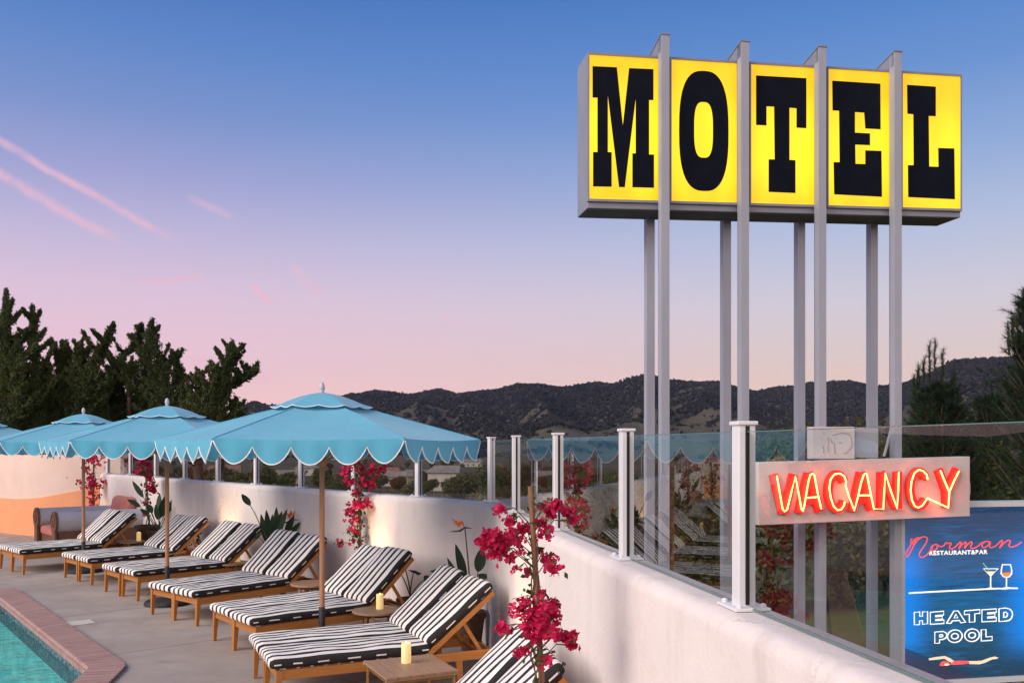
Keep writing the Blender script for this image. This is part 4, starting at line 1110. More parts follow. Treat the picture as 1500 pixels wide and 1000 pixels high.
# ------------------------------------------------------------------ tables, candles, stool
def ground_pt(px, py, z): d = (H - z) * F / (py - HY); return Vector(((px - CX) / F * d, d, z))
def make_round_table(label):
    t = thing('round_side_table', label, 'side table', group='round wooden side tables between the loungers')
    mb = MB(); mb.lathe([(.262, .372), (.27, .378), (.27, .396), (.264, .402)], 36); mb.build('table_top', 'teak2', t, smooth=True, angle=30)
    for k in range(3):
        a = k * 2 * PI / 3 + .4; mb = MB(); mb.bar((.20 * math.cos(a), .20 * math.sin(a), 0), (.16 * math.cos(a), .16 * math.sin(a), .373), .022, .022, .03, .03); mb.build('leg', 'teak2', t)
    mb = MB(); mb.lathe([(.15, .335), (.165, .335), (.165, .372), (.15, .372)], 24); mb.build('apron', 'darkwood', t)
    return t
RT = [((552, 892), 'round wooden side table carrying a candle, left of the front striped pair'), ((456, 853), 'bare round side table behind the front umbrella pole'),
      ((338, 823), 'round side table with a glowing candle behind the middle pair'), ((248, 807), 'bare round side table beside the middle umbrella pole'), ((190, 792), 'round side table with a pale candle near the sofa')]
r0 = None; RTP = []
for (px, py), lb in RT:
    p = ground_pt(px, py, .40); RTP.append(p)
    if r0 is None: r0 = make_round_table(lb); r0.location = (p.x, p.y, 0)
    else: dup(r0, (p.x, p.y, 0), rnd.uniform(0, 3), lb)
def square_table():
    c = Vector((-.83, 7.22)); t = thing('square_side_table', 'low square slatted wooden table with thin brass legs beside the front loungers', 'side table', (c.x, c.y, 0), R(26))
    mb = MB()
    for i in range(6): mb.box((-.30 + i * .1005, -.31, .392), (-.30 + i * .1005 + .0945, .31, .412), None, .002)
    mb.box((-.302, -.312, .378), (.305, -.29, .391)); mb.box((-.302, .29, .378), (.305, .312, .391)); mb.build('table_top', 'teak2', t)
    for sx in (-.27, .27):
        for sy in (-.28, .28): mb = MB(); mb.tube([(sx, sy, 0), (sx, sy, .38)], .011, 8); mb.build('leg', 'brass', t)
    mb = MB()
    for sy in (-.28, .28): mb.bar((-.27, sy, .36), (.27, sy, .36), .014, .014)
    for sx in (-.27, .27): mb.bar((sx, -.28, .3601), (sx, .28, .3601), .013, .013)
    mb.build('rail', 'brass', t)
    return c
sqc = square_table()
def make_candle(label):
    t = thing('pillar_candle', label, 'candle', group='pale pillar candles on the side tables')
    MB().lathe([(.039, 0), (.041, .004), (.040, .155), (.037, .164), (.030, .160), (.024, .146), (.004, .142)], 22).build('wax', 'candle', t, smooth=True, angle=50)
    MB().lathe([(.002, .142), (.006, .152), (.005, .162), (.001, .178)], 8).build('flame', 'flame', t, smooth=True)
    return t
cd = [(P(595, 955, 7.25), .413, 'pale pillar candle on the square wooden table'), ((RTP[0].x + .03, RTP[0].y + .02), .403, 'pale pillar candle on the round table by the front umbrella pole'),
      ((RTP[2].x + .09, RTP[2].y + .05), .403, 'pale pillar candle on the round table behind the middle loungers'), ((RTP[4].x + .17, RTP[4].y), .403, 'pale pillar candle on the round table near the sofa')]
c0 = None
for p, z, lb in cd:
    if c0 is None:
        c0 = make_candle(lb); g = ground_pt(595, 970, .413); c0.location = (g.x, g.y, z)
    else: dup(c0, (p[0], p[1], z), 0, lb)
def stool():
    t = thing('garden_stool', 'black and white patterned drum stool between striped loungers', 'stool', (-5.78, 15.9, 0))
    MB().lathe([(.16, .02), (.21, .16), (.225, .33), (.20, .5), (.17, .60)], 28).build('body', 'stoolw', t, smooth=True, angle=60)
    MB().lathe([(.20, .60), (.215, .61), (.215, .63), (.18, .645)], 28).build('seat', 'terracotta', t, smooth=True, angle=40)
    MB().lathe([(.15, 0), (.165, .0), (.165, .022), (.15, .022)], 24).build('foot_ring', 'black', t)
stool()

def sofa():
    g = Vector((-8.98, 18.86)); t = thing('daybed_sofa', 'wooden sofa with pink seat, pale grey rolled arms beneath the orange mural', 'sofa', (g.x, g.y, 0), R(40))
    # local: front faces -x, arms run along x at y = -.75 / +.75
    b = MB(); b.box((-.78, -.72, .16), (.85, .72, .34), None, .03); b.build('base', 'rattan', t)
    for sx in (-.68, .75):
        for sy in (-.62, .62): l = MB(); l.bar((sx, sy, 0), (sx, sy, .17), .06, .06, .09, .09); l.build('leg', 'darkwood', t)
    c = cushion(1.16, 1.50, .20, 2.2, (10, 12, 6), .08); c.v = [(v[1] - .84, v[0], v[2] + .43) for v in c.v]; c.build('seat_cushion', 'pink', t, smooth=True)
    c = cushion(1.16, .48, .22, 4.4, (10, 8, 6), .09); c.v = [(.60 + v[2] + v[1] * .25, v[0], .54 + v[1] * 1.15) for v in c.v]; c.build('back_cushion', 'pink', t, smooth=True)
    for sy in (-.76, .76):
        a = MB(); n = 26; prof = [(.205 * math.cos(2 * PI * i / n), .205 * math.sin(2 * PI * i / n)) for i in range(n)]
        vs = [(x, sy + py, .66 + pz) for x in (-.82, .84) for py, pz in prof]
        a.add(vs, [(i, (i + 1) % n, n + (i + 1) % n, n + i) for i in range(n)] + [tuple(range(n)), tuple(range(n, 2 * n))[::-1]])
        arm = a.build('rolled_arm', 'grey', t, smooth=True, angle=40)
        s = MB()
        sp = []
        for x in (-.875, -.825):
            sp.append([(x, sy + py * 1.06, .66 + pz * 1.06) for py, pz in prof])
        s.add(sp[0] + sp[1], [(i, (i + 1) % n, n + (i + 1) % n, n + i) for i in range(n)] + [tuple(range(n)), tuple(range(n, 2 * n))[::-1]])
        s.box((-.872, sy - .12, .17), (-.828, sy + .12, .52)); s.build('scroll_end', 'rattan', arm, smooth=True, angle=40)
        spi = MB(); spi.tube([(-.877, sy + r * math.cos(a_), .66 + r * math.sin(a_)) for a_, r in [(k * .35, .19 - k * .0075) for k in range(22)]], .009, 5); spi.build('scroll_carving', 'darkwood', arm)
        p = MB(); p.box((-.80, sy - .10, .17), (.84, sy + .10, .50)); p.build('arm_panel', 'rattan', arm)
    bk = MB(); bk.box((.85, -.8, .17), (.91, .8, .92), None, .02); bk.build('backrest', 'rattan', t)
sofa()

# ------------------------------------------------------------------ wall uplights
def uplights():
    spots = [((-9.25, 20.2), (-9.35, 21.2, 1.2), 42, 'small warm uplight on the deck in the mural corner'), ((-5.11, 15.22), (-4.85, 15.45, .95), 22, 'small warm uplight on deck behind the striped backrests'),
             ((-1.98, 11.62), (-1.80, 12.05, .95), 26, 'small warm uplight by the pot behind the front umbrella pole'), ((-.22, 7.5), (.20, 7.55, .9), 12, 'small warm uplight at the foot of the near wall')]
    for i, ((x, y), tgt, e, lb) in enumerate(spots):
        t = thing('deck_uplight', lb, 'lamp', (x, y, 0), 0, 'warm uplights washing the wall')
        MB().lathe([(.05, 0), (.05, .10), (.045, .105)], 14).build('housing', 'black', t)
        MB().lathe([(.040, .106), (.040, .109), (.02, .112)], 14).build('lens', 'lens', t)
        l = bpy.data.lights.new('uplight_beam', 'SPOT'); l.energy = e * 5.5; l.color = (1, .60, .28); l.spot_size = R(72); l.spot_blend = .9; l.shadow_soft_size = .04
        o = bpy.data.objects.new('uplight_beam', l); COL.objects.link(o); o.parent = t; o.location = (0, 0, .125)
        o.rotation_euler = (Vector(tgt) - Vector((x, y, .12))).to_track_quat('-Z', 'Y').to_euler()
uplights()

# ------------------------------------------------------------------ plants
def pot(t, r, h, m='terracotta'):
    MB().lathe([(r * .68, 0), (r * .98, h - .07), (r * 1.08, h - .068), (r * 1.1, h), (r * .97, h), (r * .93, h - .06)], 26, cap=False).build('pot', m, t, smooth=True, angle=35)
    MB().lathe([(.005, h - .05), (r * .94, h - .055)], 22, cap=False).build('soil', 'soil', t)
def bracts(centres, n, spread, size):
    out = []
    for (c, k, s) in centres:
        k = int(k * 1.35) + 1
        pts = np.array(c) + nrg.normal(0, 1, (k, 3)) * s * np.array([.55, .5, .5])
        for p in pts:
            ax = nrg.normal(0, 1, 3); ax[1] -= .5; ax /= np.linalg.norm(ax); u = np.cross(ax, nrg.normal(0, 1, 3)); u /= np.linalg.norm(u); w = np.cross(ax, u); sz = size * nrg.uniform(.7, 1.2)
            for q in range(3):
                a = q * 2 * PI / 3 + nrg.uniform(-.2, .2); d = u * math.cos(a) + w * math.sin(a); e = np.cross(ax, d)
                b0 = p; tip = p + d * sz + ax * sz * .55; m1 = p + d * sz * .62 + e * sz * .70 + ax * sz * .16; m2 = p + d * sz * .62 - e * sz * .70 + ax * sz * .16
                out += [b0, m1, tip, m2]
    return np.array(out)
def bougainvillea(label, base, potr, poth, d, stake, cl, size, ngreen, vtop, potm='terracotta'):
    """cl: clusters as (px, py, radius px, count) taken at depth d"""
    t = thing('potted_bougainvillea', label, 'potted plant', (base.x, base.y, 0), 0, 'magenta bougainvillea in pots by the wall'); o = Vector((base.x, base.y, 0))
    pot(t, potr, poth, potm)
    a = P(*stake[0], d) - o; b = P(*stake[1], d) - o; a = a.lerp(b, 0); b2 = Vector((b.x * .3, b.y * .3, poth - .06))
    MB().tube([b2, b, a], [.016, .016, .014], 8).build('stake', 'stake', t, smooth=True)
    sm = MB(); cents = []
    for k in range(7):
        pts = []; ph = rnd.uniform(0, 6); top = rnd.uniform(.5, 1.0) * vtop
        for i in range(26):
            s = i / 25 * top; p = b2.lerp(a, s); r = .022 + .012 * math.sin(i * .9 + k); pts.append(p + Vector((math.cos(ph + i * .55) * r, math.sin(ph + i * .55) * r, 0)) + Vector((rnd.uniform(-.006, .006), rnd.uniform(-.006, .006), 0)))
        sm.tube(pts, [.006 - .003 * i / 25 for i in range(26)], 5)
    for (px, py, rp, n) in cl:
        c = P(px, py, d + rnd.uniform(-.12, .10)) - o; s = rp / F * d * 1.02; cents.append((tuple(c), n, s))
        z = max(poth, c.z - abs(c.x - a.x) * .35 - .03); f = (z - b2.z) / max(.1, (a.z - b2.z)); r0 = b2.lerp(a, max(0, min(1, f))); m = r0.lerp(c, .55) + Vector((0, 0, .05))
        sm.tube([r0, m, c], [.0032, .0026, .0018], 5)
        for q in range(2): sm.tube([m, c + Vector((rnd.gauss(0, s * .5), rnd.gauss(0, s * .5), rnd.gauss(0, s * .5)))], .002, 4)
    sm.build('stems', 'vine', t, smooth=True)
    for ce in cents: npmesh('flower_cluster', bracts([ce], 0, 0, size), 4, 'bract', t)
    gc = []
    for i in range(ngreen):
        if rnd.random() < .5: c, n, s = cents[rnd.randrange(len(cents))]; gc.append(np.array(c) + nrg.normal(0, 1, 3) * s * .8)
        else: p = b2.lerp(a, rnd.uniform(.05, .95)); gc.append(np.array(p) + nrg.normal(0, .05, 3))
    npmesh('leaves', leaves(gc, np.tile([0, 0, -.5], (len(gc), 1)), size * 1.7, size * 1.05), 4, 'leaf', t)

near_cl = [(722, 788, 18, 46), (738, 800, 18, 52), (752, 786, 16, 36), (728, 806, 12, 24), (708, 796, 8, 12), (745, 760, 7, 9), (731, 747, 7, 8), (768, 772, 10, 16), (790, 766, 8, 12), (800, 780, 9, 14), (798, 742, 8, 12), (812, 738, 8, 14), (804, 752, 7, 9), (822, 744, 6, 8), (832, 750, 8, 12), (838, 762, 5, 6),
           (792, 808, 7, 9), (800, 820, 7, 10), (812, 832, 9, 16), (806, 816, 5, 5), (752, 818, 5, 4), (757, 832, 4, 3), (772, 838, 5, 5), (792, 868, 6, 7), (766, 880, 6, 7), (762, 896, 10, 18), (780, 900, 14, 34), (796, 892, 15, 40), (806, 908, 14, 36), (790, 918, 15, 38), (782, 930, 10, 20), (812, 928, 10, 20), (826, 934, 9, 18), (836, 932, 8, 14), (838, 944, 7, 10),
           (735, 918, 8, 15), (746, 924, 4, 4), (768, 950, 7, 8), (758, 956, 6, 7), (802, 966, 8, 11), (812, 884, 7, 9), (768, 920, 7, 9)]
bougainvillea('tall magenta bougainvillea on a stake in front of the near wall', Vector((.16, 4.56)), .17, .45, 4.56, ((777, 712), (793, 985)), near_cl, .0205, 240, .95)
cl2 = [(516, 672, 10, 20), (506, 690, 8, 16), (528, 685, 10, 20), (545, 688, 9, 16), (560, 686, 7, 10), (535, 706, 11, 26), (512, 704, 7, 10), (522, 738, 8, 18), (514, 750, 9, 22), (535, 738, 7, 12), (520, 762, 5, 7), (516, 776, 5, 6), (522, 779, 4, 4), (500, 796, 5, 7), (517, 793, 3, 3), (524, 720, 6, 9)]
bougainvillea('magenta bougainvillea climbing a stake in a terracotta pot behind the front umbrella pole', Vector(((527 - CX) / F * 12.0, 12.0)), .17, .60, 12.0, ((526, 662), (528, 815)), cl2, .036, 260, 1.0)
cl3 = [(205, 668, 8, 14), (213, 682, 8, 18), (200, 690, 5, 7), (218, 697, 5, 8), (221, 704, 5, 8), (220, 715, 7, 14), (226, 718, 5, 6), (214, 735, 4, 5), (212, 752, 4, 4), (208, 676, 5, 6)]
bougainvillea('slim magenta bougainvillea in a brown pot beside the striped pair near the sofa', Vector(((216 - CX) / F * 17.6, 17.6)), .22, .62, 17.6, ((212, 660), (219, 770)), cl3, .046, 60, 1.0, 'stoneware')
cl4 = [(136, 672, 5, 8), (146, 678, 6, 8), (127, 687, 5, 8), (132, 698, 5, 7), (118, 706, 6, 10), (134, 710, 8, 18), (146, 708, 6, 10), (137, 722, 6, 9), (135, 733, 5, 7), (128, 672, 4, 4)]
bougainvillea('sparse red-pink bougainvillea against the orange mural corner', Vector(((137 - CX) / F * 20.4, 20.4)), .20, .55, 20.4, ((137, 664), (137, 772)), cl4, .05, 50, 1.0)

def strel_leaf(mb, base, tip, width, droop, lenf=.42):
    """stalk + paddle leaf: a curved blade folded a little along its midrib"""
    base = Vector(base); tip = Vector(tip); n = 12; v = tip - base; pts = []
    for i in range(n + 1): s = i / n; pts.append(base + v * s + Vector((0, 0, droop * math.sin(PI * s) )))
    side = v.cross(Vector((0, 0, 1)));
    if side.length < 1e-4: side = Vector((1, 0, 0))
    side = Vector((1, rnd.uniform(-.5, .5), rnd.uniform(-.2, .2))) if abs(v.normalized().z) > .6 else Vector((.35 * v.z, rnd.uniform(-.5, .5), 1)); side -= v.normalized() * side.dot(v.normalized()); side.normalize(); width *= 1.0
    i0 = int(n * (1 - lenf)); K = 14; rows = []
    for i in range(K + 1):
        s = (1 - lenf) + lenf * i / K; j = min(n - 1, int(s * n)); p = pts[j].lerp(pts[j + 1], s * n - j); w = width * (math.sin(PI * (i / K) ** .8) ** .8 if 0 < i < K else 0.02); d = (pts[j + 1] - pts[j]).normalized(); up = side.cross(d).normalized()
        rows += [p - side * w + up * w * .3, p, p + side * w + up * w * .3]
    mb.add(rows, [(i * 3 + j, i * 3 + j + 1, (i + 1) * 3 + j + 1, (i + 1) * 3 + j) for i in range(K) for j in range(2)])
    return pts[:max(2, i0 + 2)]
def strelitzia(label, base, potr, poth, d, lv, fl, rfac, potm='stoneware'):
    t = thing('bird_of_paradise', label, 'potted plant', (base.x, base.y, 0), 0, 'bird of paradise plants in pots'); o = Vector((base.x, base.y, 0)); pot(t, potr, poth, potm)
    lf = MB(); st = MB(); root = Vector((0, 0, poth - .06))
    for (px, py, w, droop, lf_) in lv:
        tip = P(px, py, d + rnd.uniform(-.15, .15)) - o; pts = strel_leaf(lf, root + Vector((rnd.uniform(-.05, .05), rnd.uniform(-.05, .05), 0)), tip, w, droop, lf_); st.tube(pts, [.010 - .005 * i / len(pts) for i in range(len(pts))], 6)
    lf.build('leaves', 'strel', t, smooth=True, recalc=False)
    fb = MB()
    for (px, py) in fl:
        h = P(px, py, d) - o; st.tube([root, root.lerp(h, .5) + Vector((.01, 0, .02)), h], [.011, .009, .007], 6)
        st.tube([h, h + Vector((-.05, -.02, -.035)) * rfac, h + Vector((-.17, -.03, -.045)) * rfac], [.011 * rfac, .012 * rfac, .002], 6); st.tube([h, h + Vector((.08, -.02, -.01)) * rfac], [.011 * rfac, .002], 6)
        for q in range(6):
            dd = Vector((rnd.uniform(-.14, .07), rnd.uniform(-.03, .03), rnd.uniform(.05, .12))) * rfac; b0 = h + Vector((rnd.uniform(-.08, .02), 0, 0)) * rfac; s = Vector((.014, .004, 0)) * rfac
            fb.add([b0, b0 + dd * .5 + s, b0 + dd, b0 + dd * .5 - s], [(0, 1, 2, 3)])
    st.build('stalks', 'stalk', t, smooth=True)
    if fl: fb.build('flower', 'orange', t, recalc=False)
strelitzia('bird of paradise plant with one orange flower in the wall corner', Vector(((690 - CX) / F * 9.55, 9.55)), .15, .42, 9.55, [(706, 801, .065, .05, .42), (711, 840, .055, .12, .40), (667, 796, .05, .02, .55), (655, 816, .035, .0, .5), (661, 828, .045, .05, .5), (630, 836, .05, .15, .4), (648, 842, .05, .1, .45), (716, 868, .05, .14, .4)], [(681, 772)], 1.0)
strelitzia('broad dark green leafed plant partly hidden by the front striped backrest', Vector(((600 - CX) / F * 10.75, 10.75)), .15, .35, 10.75, [(582, 822, .10, .18, .5), (612, 842, .08, .2, .5), (638, 850, .06, .12, .4), (572, 830, .07, .12, .45)], [], 1.0)
strelitzia('bird of paradise with a tall curved leaf by the middle striped pair', Vector(((399 - CX) / F * 13.45, 13.45)), .17, .50, 13.45, [(354, 723, .05, .14, .28), (370, 776, .07, .24, .42), (366, 794, .06, .2, .42), (382, 752, .05, .0, .62), (390, 746, .05, .02, .6), (399, 752, .05, .0, .6), (405, 742, .055, 0, .6), (413, 748, .055, .02, .6), (421, 745, .05, .04, .55), (431, 754, .05, .06, .5), (440, 764, .045, .06, .5)], [(428, 760)], 1.25)
strelitzia('spiky bird of paradise glowing in uplight behind the stool and sofa', Vector(((232 - CX) / F * 17.4, 17.4)), .20, .55, 17.4, [(194, 704, .065, .1, .42), (186, 731, .06, .14, .45), (242, 726, .075, .0, .6), (258, 726, .055, .02, .5), (234, 722, .07, .05, .55), (215, 738, .06, .1, .5), (250, 738, .05, .06, .5), (205, 745, .05, .1, .5), (228, 738, .06, .02, .6)], [], 1.0)

# ------------------------------------------------------------------ trees
def tuft_limb(acc, pts, r0, r1, n, ln, wd, tw=.0):
    """scale-like foliage along a limb; r0 -> r1 foliage radius"""
    pts = [np.array(p) for p in pts]; seg = np.array([np.linalg.norm(b - a) for a, b in zip(pts, pts[1:])]); cum = np.concatenate([[0], np.cumsum(seg)]); tot = cum[-1]
    ns = max(6, int(n / 15)); qs = nrg.uniform(0, 1, ns) ** .85; cen = []; axs = []
    for q in list(qs) + [1.0, .99, .97]:
        k = min(len(seg) - 1, int(np.searchsorted(cum, q * tot, side='right')) - 1); f = (q * tot - cum[k]) / max(seg[k], 1e-6); p = pts[k] + (pts[k + 1] - pts[k]) * f; d = (pts[k + 1] - pts[k]) / max(seg[k], 1e-6)
        r = r0 + (r1 - r0) * q ** .6; off = nrg.normal(0, 1, 3); off -= off.dot(d) * d; off /= np.linalg.norm(off) + 1e-6
        st = p + off * r * nrg.uniform(0, .62) ; a = d * nrg.uniform(.5, 1.3) + off * nrg.uniform(.2, 1.0) * (1 if q < .95 else .1) + np.array([0, 0, .35]); a /= np.linalg.norm(a)
        L = (r * nrg.uniform(.45, 1.0) + .10) * nrg.uniform(.7, 1.25); m = 15; tt = nrg.uniform(0, 1, m)[:, None]
        bend = np.array([0, 0, -.12 * L]) * tt ** 2 + nrg.normal(0, 1, 3) * .08 * L * tt ** 2
        cen.append(st + a * tt * L + bend + nrg.normal(0, 1, (m, 3)) * (.018 + .16 * L * (1 - tt) * .8)); axs.append(np.tile(a, (m, 1)))
    acc.append(leaves(np.concatenate(cen), np.concatenate(axs), ln, wd, .5))
def juniper(label, d, limbs, group='dark twisted cypress trees beyond the mural wall'):
    """limbs: list of (pixel path, r0 px, r1 px, n)"""
    bx = limbs[0][0][0][0]; g = Vector(((bx - CX) / F * d, d, -1.2)); g.z = -2.6; t = thing('cypress_tree', label, 'tree', g, 0, group); acc = []; tr = MB(); first = True
    for path, r0, r1, n in limbs:
        dd = d + rnd.uniform(-.9, .9); pts = [P(x + rnd.uniform(-1, 1), y, dd + i * rnd.uniform(-.25, .25)) - g for i, (x, y) in enumerate(path)]
        if first: root = [Vector((0, 0, 0)), Vector((0, 0, (pts[0].z) * .5)), pts[0]]; tr.tube(root, [.24, .2, .16], 8); base0 = pts[0]; first = False
        else: tr.tube([base0 - Vector((0, 0, .8)), pts[0]], [.10, .06], 6)
        tr.tube(pts, [max(.015, .085 * (1 - i / (len(pts) - .6))) for i in range(len(pts))], 6)
        tuft_limb(acc, pts, r0 / F * d * .70, max(.02, (r1 - 1.5) / F * d), int(n * 1.9), .115, .034)
        for q in range(11):
            f = rnd.uniform(.12, .92); k = min(len(pts) - 2, int(f * (len(pts) - 1))); p = pts[k].lerp(pts[k + 1], f * (len(pts) - 1) - k); rl = (r0 + (r1 - r0) * f) / F * d
            dr = Vector((rnd.choice((-1, 1)) * rnd.uniform(.35, 1), rnd.uniform(-.6, .6), rnd.uniform(.25, 1.1))).normalized(); L = rl * rnd.uniform(1.2, 2.0) + .12
            e = p + dr * L + Vector((0, 0, L * .3)); tw = [p, p.lerp(e, .5) + Vector((0, 0, -.08 * L)), e]; tr.tube(tw, [.03, .02, .008], 5); tuft_limb(acc, tw, rl * .30 + .02, .004, int(n * .16) + 90, .105, .032)
    tr.build('trunk', 'bark', t, smooth=True); npmesh('crown', np.concatenate(acc), 4, 'juniper', t)
juniper('dark cypress with a tall pointed spire at the left edge of the photo', 31, [([(6, 640), (8, 560), (9, 490), (10, 428)], 34, 4, 5200), ([(-20, 640), (-14, 560), (-8, 500), (-4, 455)], 34, 5, 3600), ([(10, 650), (24, 590), (30, 540), (28, 500)], 30, 6, 3200), ([(-30, 660), (-40, 560), (-30, 470)], 40, 8, 2600)])
juniper('dark cypress with a narrow spire, second tree from the left edge', 31.5, [([(56, 650), (52, 570), (50, 510), (48, 452)], 32, 4, 5200), ([(40, 650), (34, 590), (36, 540)], 32, 10, 3000), ([(66, 640), (78, 580), (96, 505)], 26, 6, 2600), ([(60, 660), (64, 600), (66, 540)], 30, 12, 2400)])
juniper('dark cypress with one bare-sided limb leaning right, behind the far umbrella', 32, [([(110, 650), (120, 585), (140, 530), (166, 478)], 34, 5, 5200), ([(100, 650), (98, 590), (94, 540), (96, 508)], 32, 7, 3600), ([(90, 640), (76, 590), (72, 556)], 30, 10, 2800), ([(120, 650), (138, 600), (158, 560)], 30, 10, 3000), ([(104, 600), (112, 545), (118, 510)], 22, 6, 1800)])
juniper('dark cypress with twin tips and a long side limb above the middle umbrella', 32.5, [([(190, 650), (206, 590), (214, 530), (222, 472)], 30, 5, 4600), ([(196, 620), (226, 560), (232, 520), (218, 490)], 24, 8, 2600), ([(150, 560), (176, 524), (205, 503), (207, 478)], 13, 5, 2200), ([(180, 650), (166, 600), (150, 552)], 30, 8, 3000), ([(190, 650), (178, 590), (172, 545), (174, 535)], 24, 6, 2000), ([(210, 640), (236, 590), (242, 540)], 26, 8, 2600), ([(170, 650), (140, 610), (128, 580)], 32, 14, 2600), ([(188, 580), (190, 550), (189, 535)], 12, 4, 700)])
juniper('dark cypress with a curved limb reaching up left, right of the middle of its row', 32, [([(290, 650), (282, 590), (266, 552), (252, 516)], 24, 4, 3200), ([(270, 650), (258, 600), (246, 570)], 26, 8, 2400), ([(300, 650), (292, 590), (290, 546)], 20, 5, 2000), ([(250, 660), (238, 612), (228, 584)], 28, 12, 2200)])
juniper('dark cypress with arms spread wide, rightmost of its row', 31, [([(322, 650), (318, 590), (330, 545), (340, 504)], 22, 5, 3600), ([(320, 575), (345, 562), (362, 552), (376, 543)], 13, 4, 1500), ([(306, 640), (300, 600), (312, 565), (330, 550)], 18, 9, 2200), ([(330, 650), (342, 615), (346, 590)], 18, 8, 1800), ([(310, 650), (290, 612), (284, 585)], 22, 10, 1800), ([(328, 560), (344, 525), (341, 508)], 12, 5, 900)])
juniper('low dark cypress filling the gap behind the cropped umbrella', 34, [([(30, 660), (30, 610), (40, 575)], 44, 26, 3600), ([(90, 660), (96, 620), (110, 590)], 44, 26, 3600), ([(150, 660), (150, 620), (160, 590)], 44, 22, 3200), ([(215, 665), (215, 625), (220, 600)], 44, 22, 3200), ([(275, 665), (270, 632), (275, 610)], 40, 18, 2600), ([(-40, 660), (-40, 590), (-30, 560)], 50, 26, 3000), ([(0, 665), (-6, 620), (4, 580)], 44, 26, 2600)])

def pine(label, base, h, crown_w, z0, seed, ntuft, limbs=None, nl=.24):
    rr = random.Random(seed); g = Vector(base); t = thing('pine_tree', label, 'tree', g, 0, 'dark pine trees beyond the glass'); tr = MB()
    tr.tube([(0, 0, 0), (.05, .05, h * .5), (0, 0, h * .94)], [.22, .15, .03], 8); out = []
    def tuft(c, ax, ln):
        k = 46; c = np.array(c); ax = np.array(ax) / (np.linalg.norm(ax) + 1e-6); d = nrg.normal(0, .55, (k, 3)) + ax; d /= np.linalg.norm(d, axis=1)[:, None]; l = ln * nrg.uniform(.7, 1.2, k)[:, None]
        b = nrg.normal(0, 1, (k, 3)); b -= (b * d).sum(1)[:, None] * d; b /= np.linalg.norm(b, axis=1)[:, None]; s = c + ax * nrg.uniform(-.22, .12, k)[:, None]
        out.append(np.stack([s - b * .008, s + b * .008, s + d * l], 1).reshape(-1, 3))
    nb = int(ntuft / 5)
    for i in range(nb):
        f = rr.random() ** .8; z = z0 + (h - z0) * f; a = rr.uniform(0, 2 * PI); L = crown_w * (1 - f) ** .7 * rr.uniform(.5, 1.0) + .25; d = Vector((math.cos(a), math.sin(a), .35 + .5 * f))
        p0 = Vector((0, 0, z)); p1 = p0 + d * L * .6; p2 = p0 + Vector((d.x * L, d.y * L, d.z * L * 1.0 + .25 * L)); tr.tube([p0, p1, p2], [.022, .013, .005], 5)
        for q in range(5):
            s = rr.uniform(.35, 1.05); p = p0.lerp(p1, s * 1.6) if s < .6 else p1.lerp(p2, (s - .6) / .45); tw = Vector((rr.gauss(0, .3), rr.gauss(0, .3), rr.uniform(.15, .5)))
            e = p + tw * .5; tr.tube([p, e], .004, 4); tuft(e, tw + d * .3, nl)
    for (px, py0, py1, d) in (limbs or []):
        a = P(px, py0, d) - g; b = P(px + rr.uniform(-2, 2), py1, d) - g; tr.tube([a, b], [.03, .012], 5)
        for s in np.linspace(.25, 1, 6): tuft(a.lerp(b, s), Vector((rr.uniform(-.3, .3), 0, 1)), nl * .9)
    tr.build('trunk', 'bark', t, smooth=True); npmesh('crown', np.concatenate(out), 3, 'pine', t)
pine('bushy dark pine with candle tips just right of the rightmost sign post', P(1374, 0, 31) * Vector((1, 1, 0)) if False else Vector(((1374 - CX) / F * 31, 31, -2.7)), 6.5, 2.1, .4, 3, 1700, [(1352, 560, 528, 30.5), (1362, 555, 506, 30.6), (1369, 555, 502, 30.4), (1380, 560, 518, 30.6), (1340, 585, 556, 30.6), (1396, 570, 548, 30.6), (1345, 570, 540, 30.7)])
pine('large dark pine cropped by the right edge of the photo', Vector(((1530 - CX) / F * 26, 26, -2.7)), 9.1, 2.0, 1.6, 5, 1500, [(1478, 520, 480, 26), (1490, 520, 450, 26), (1498, 480, 432, 26), (1484, 500, 470, 25.8)])
pine('shorter dark pine in the gap between the two taller pines', Vector(((1450 - CX) / F * 36, 36, -2.7)), 6.4, 2.2, .3, 8, 1300)

def bush(name, label, cat, base, rx, ry, rz, n, ln, m, group, trunk=.06, lobes=9, seed=1, parent=None):
    rr = np.random.default_rng(seed); t = thing(name, label, cat, base, 0, group); cen = []; ax = []
    L = rr.normal(0, 1, (lobes, 3)); L /= np.linalg.norm(L, axis=1)[:, None]; L = L * np.array([rx, ry, rz]) * .55 * rr.uniform(.5, 1.1, (lobes, 1)); L[:, 2] += rz
    for c in L:
        k = n // lobes; p = rr.normal(0, 1, (k, 3)); p /= np.linalg.norm(p, axis=1)[:, None]; p *= (rr.uniform(.35, 1.0, (k, 1)) ** .5) * np.array([rx, ry, rz]) * rr.uniform(.35, .6); cen.append(c + p); ax.append(p)
    cen = np.concatenate(cen); keep = cen[:, 2] > -.1; ax = np.concatenate(ax); ax /= np.linalg.norm(ax, axis=1)[:, None] + 1e-6
    tr = MB(); tr.tube([(0, 0, -.3), (trunk * .5, 0, rz * .5), (0, 0, rz * 1.1)], [trunk, trunk * .8, trunk * .3], 6)
    for c in L[:5]: tr.tube([(0, 0, rz * .35), tuple(c)], [trunk * .5, trunk * .15], 5)
    tr.build('trunk', 'bark', t); npmesh('crown', leaves(cen[keep], ax[keep], ln, ln * .5), 4, m, t); return t
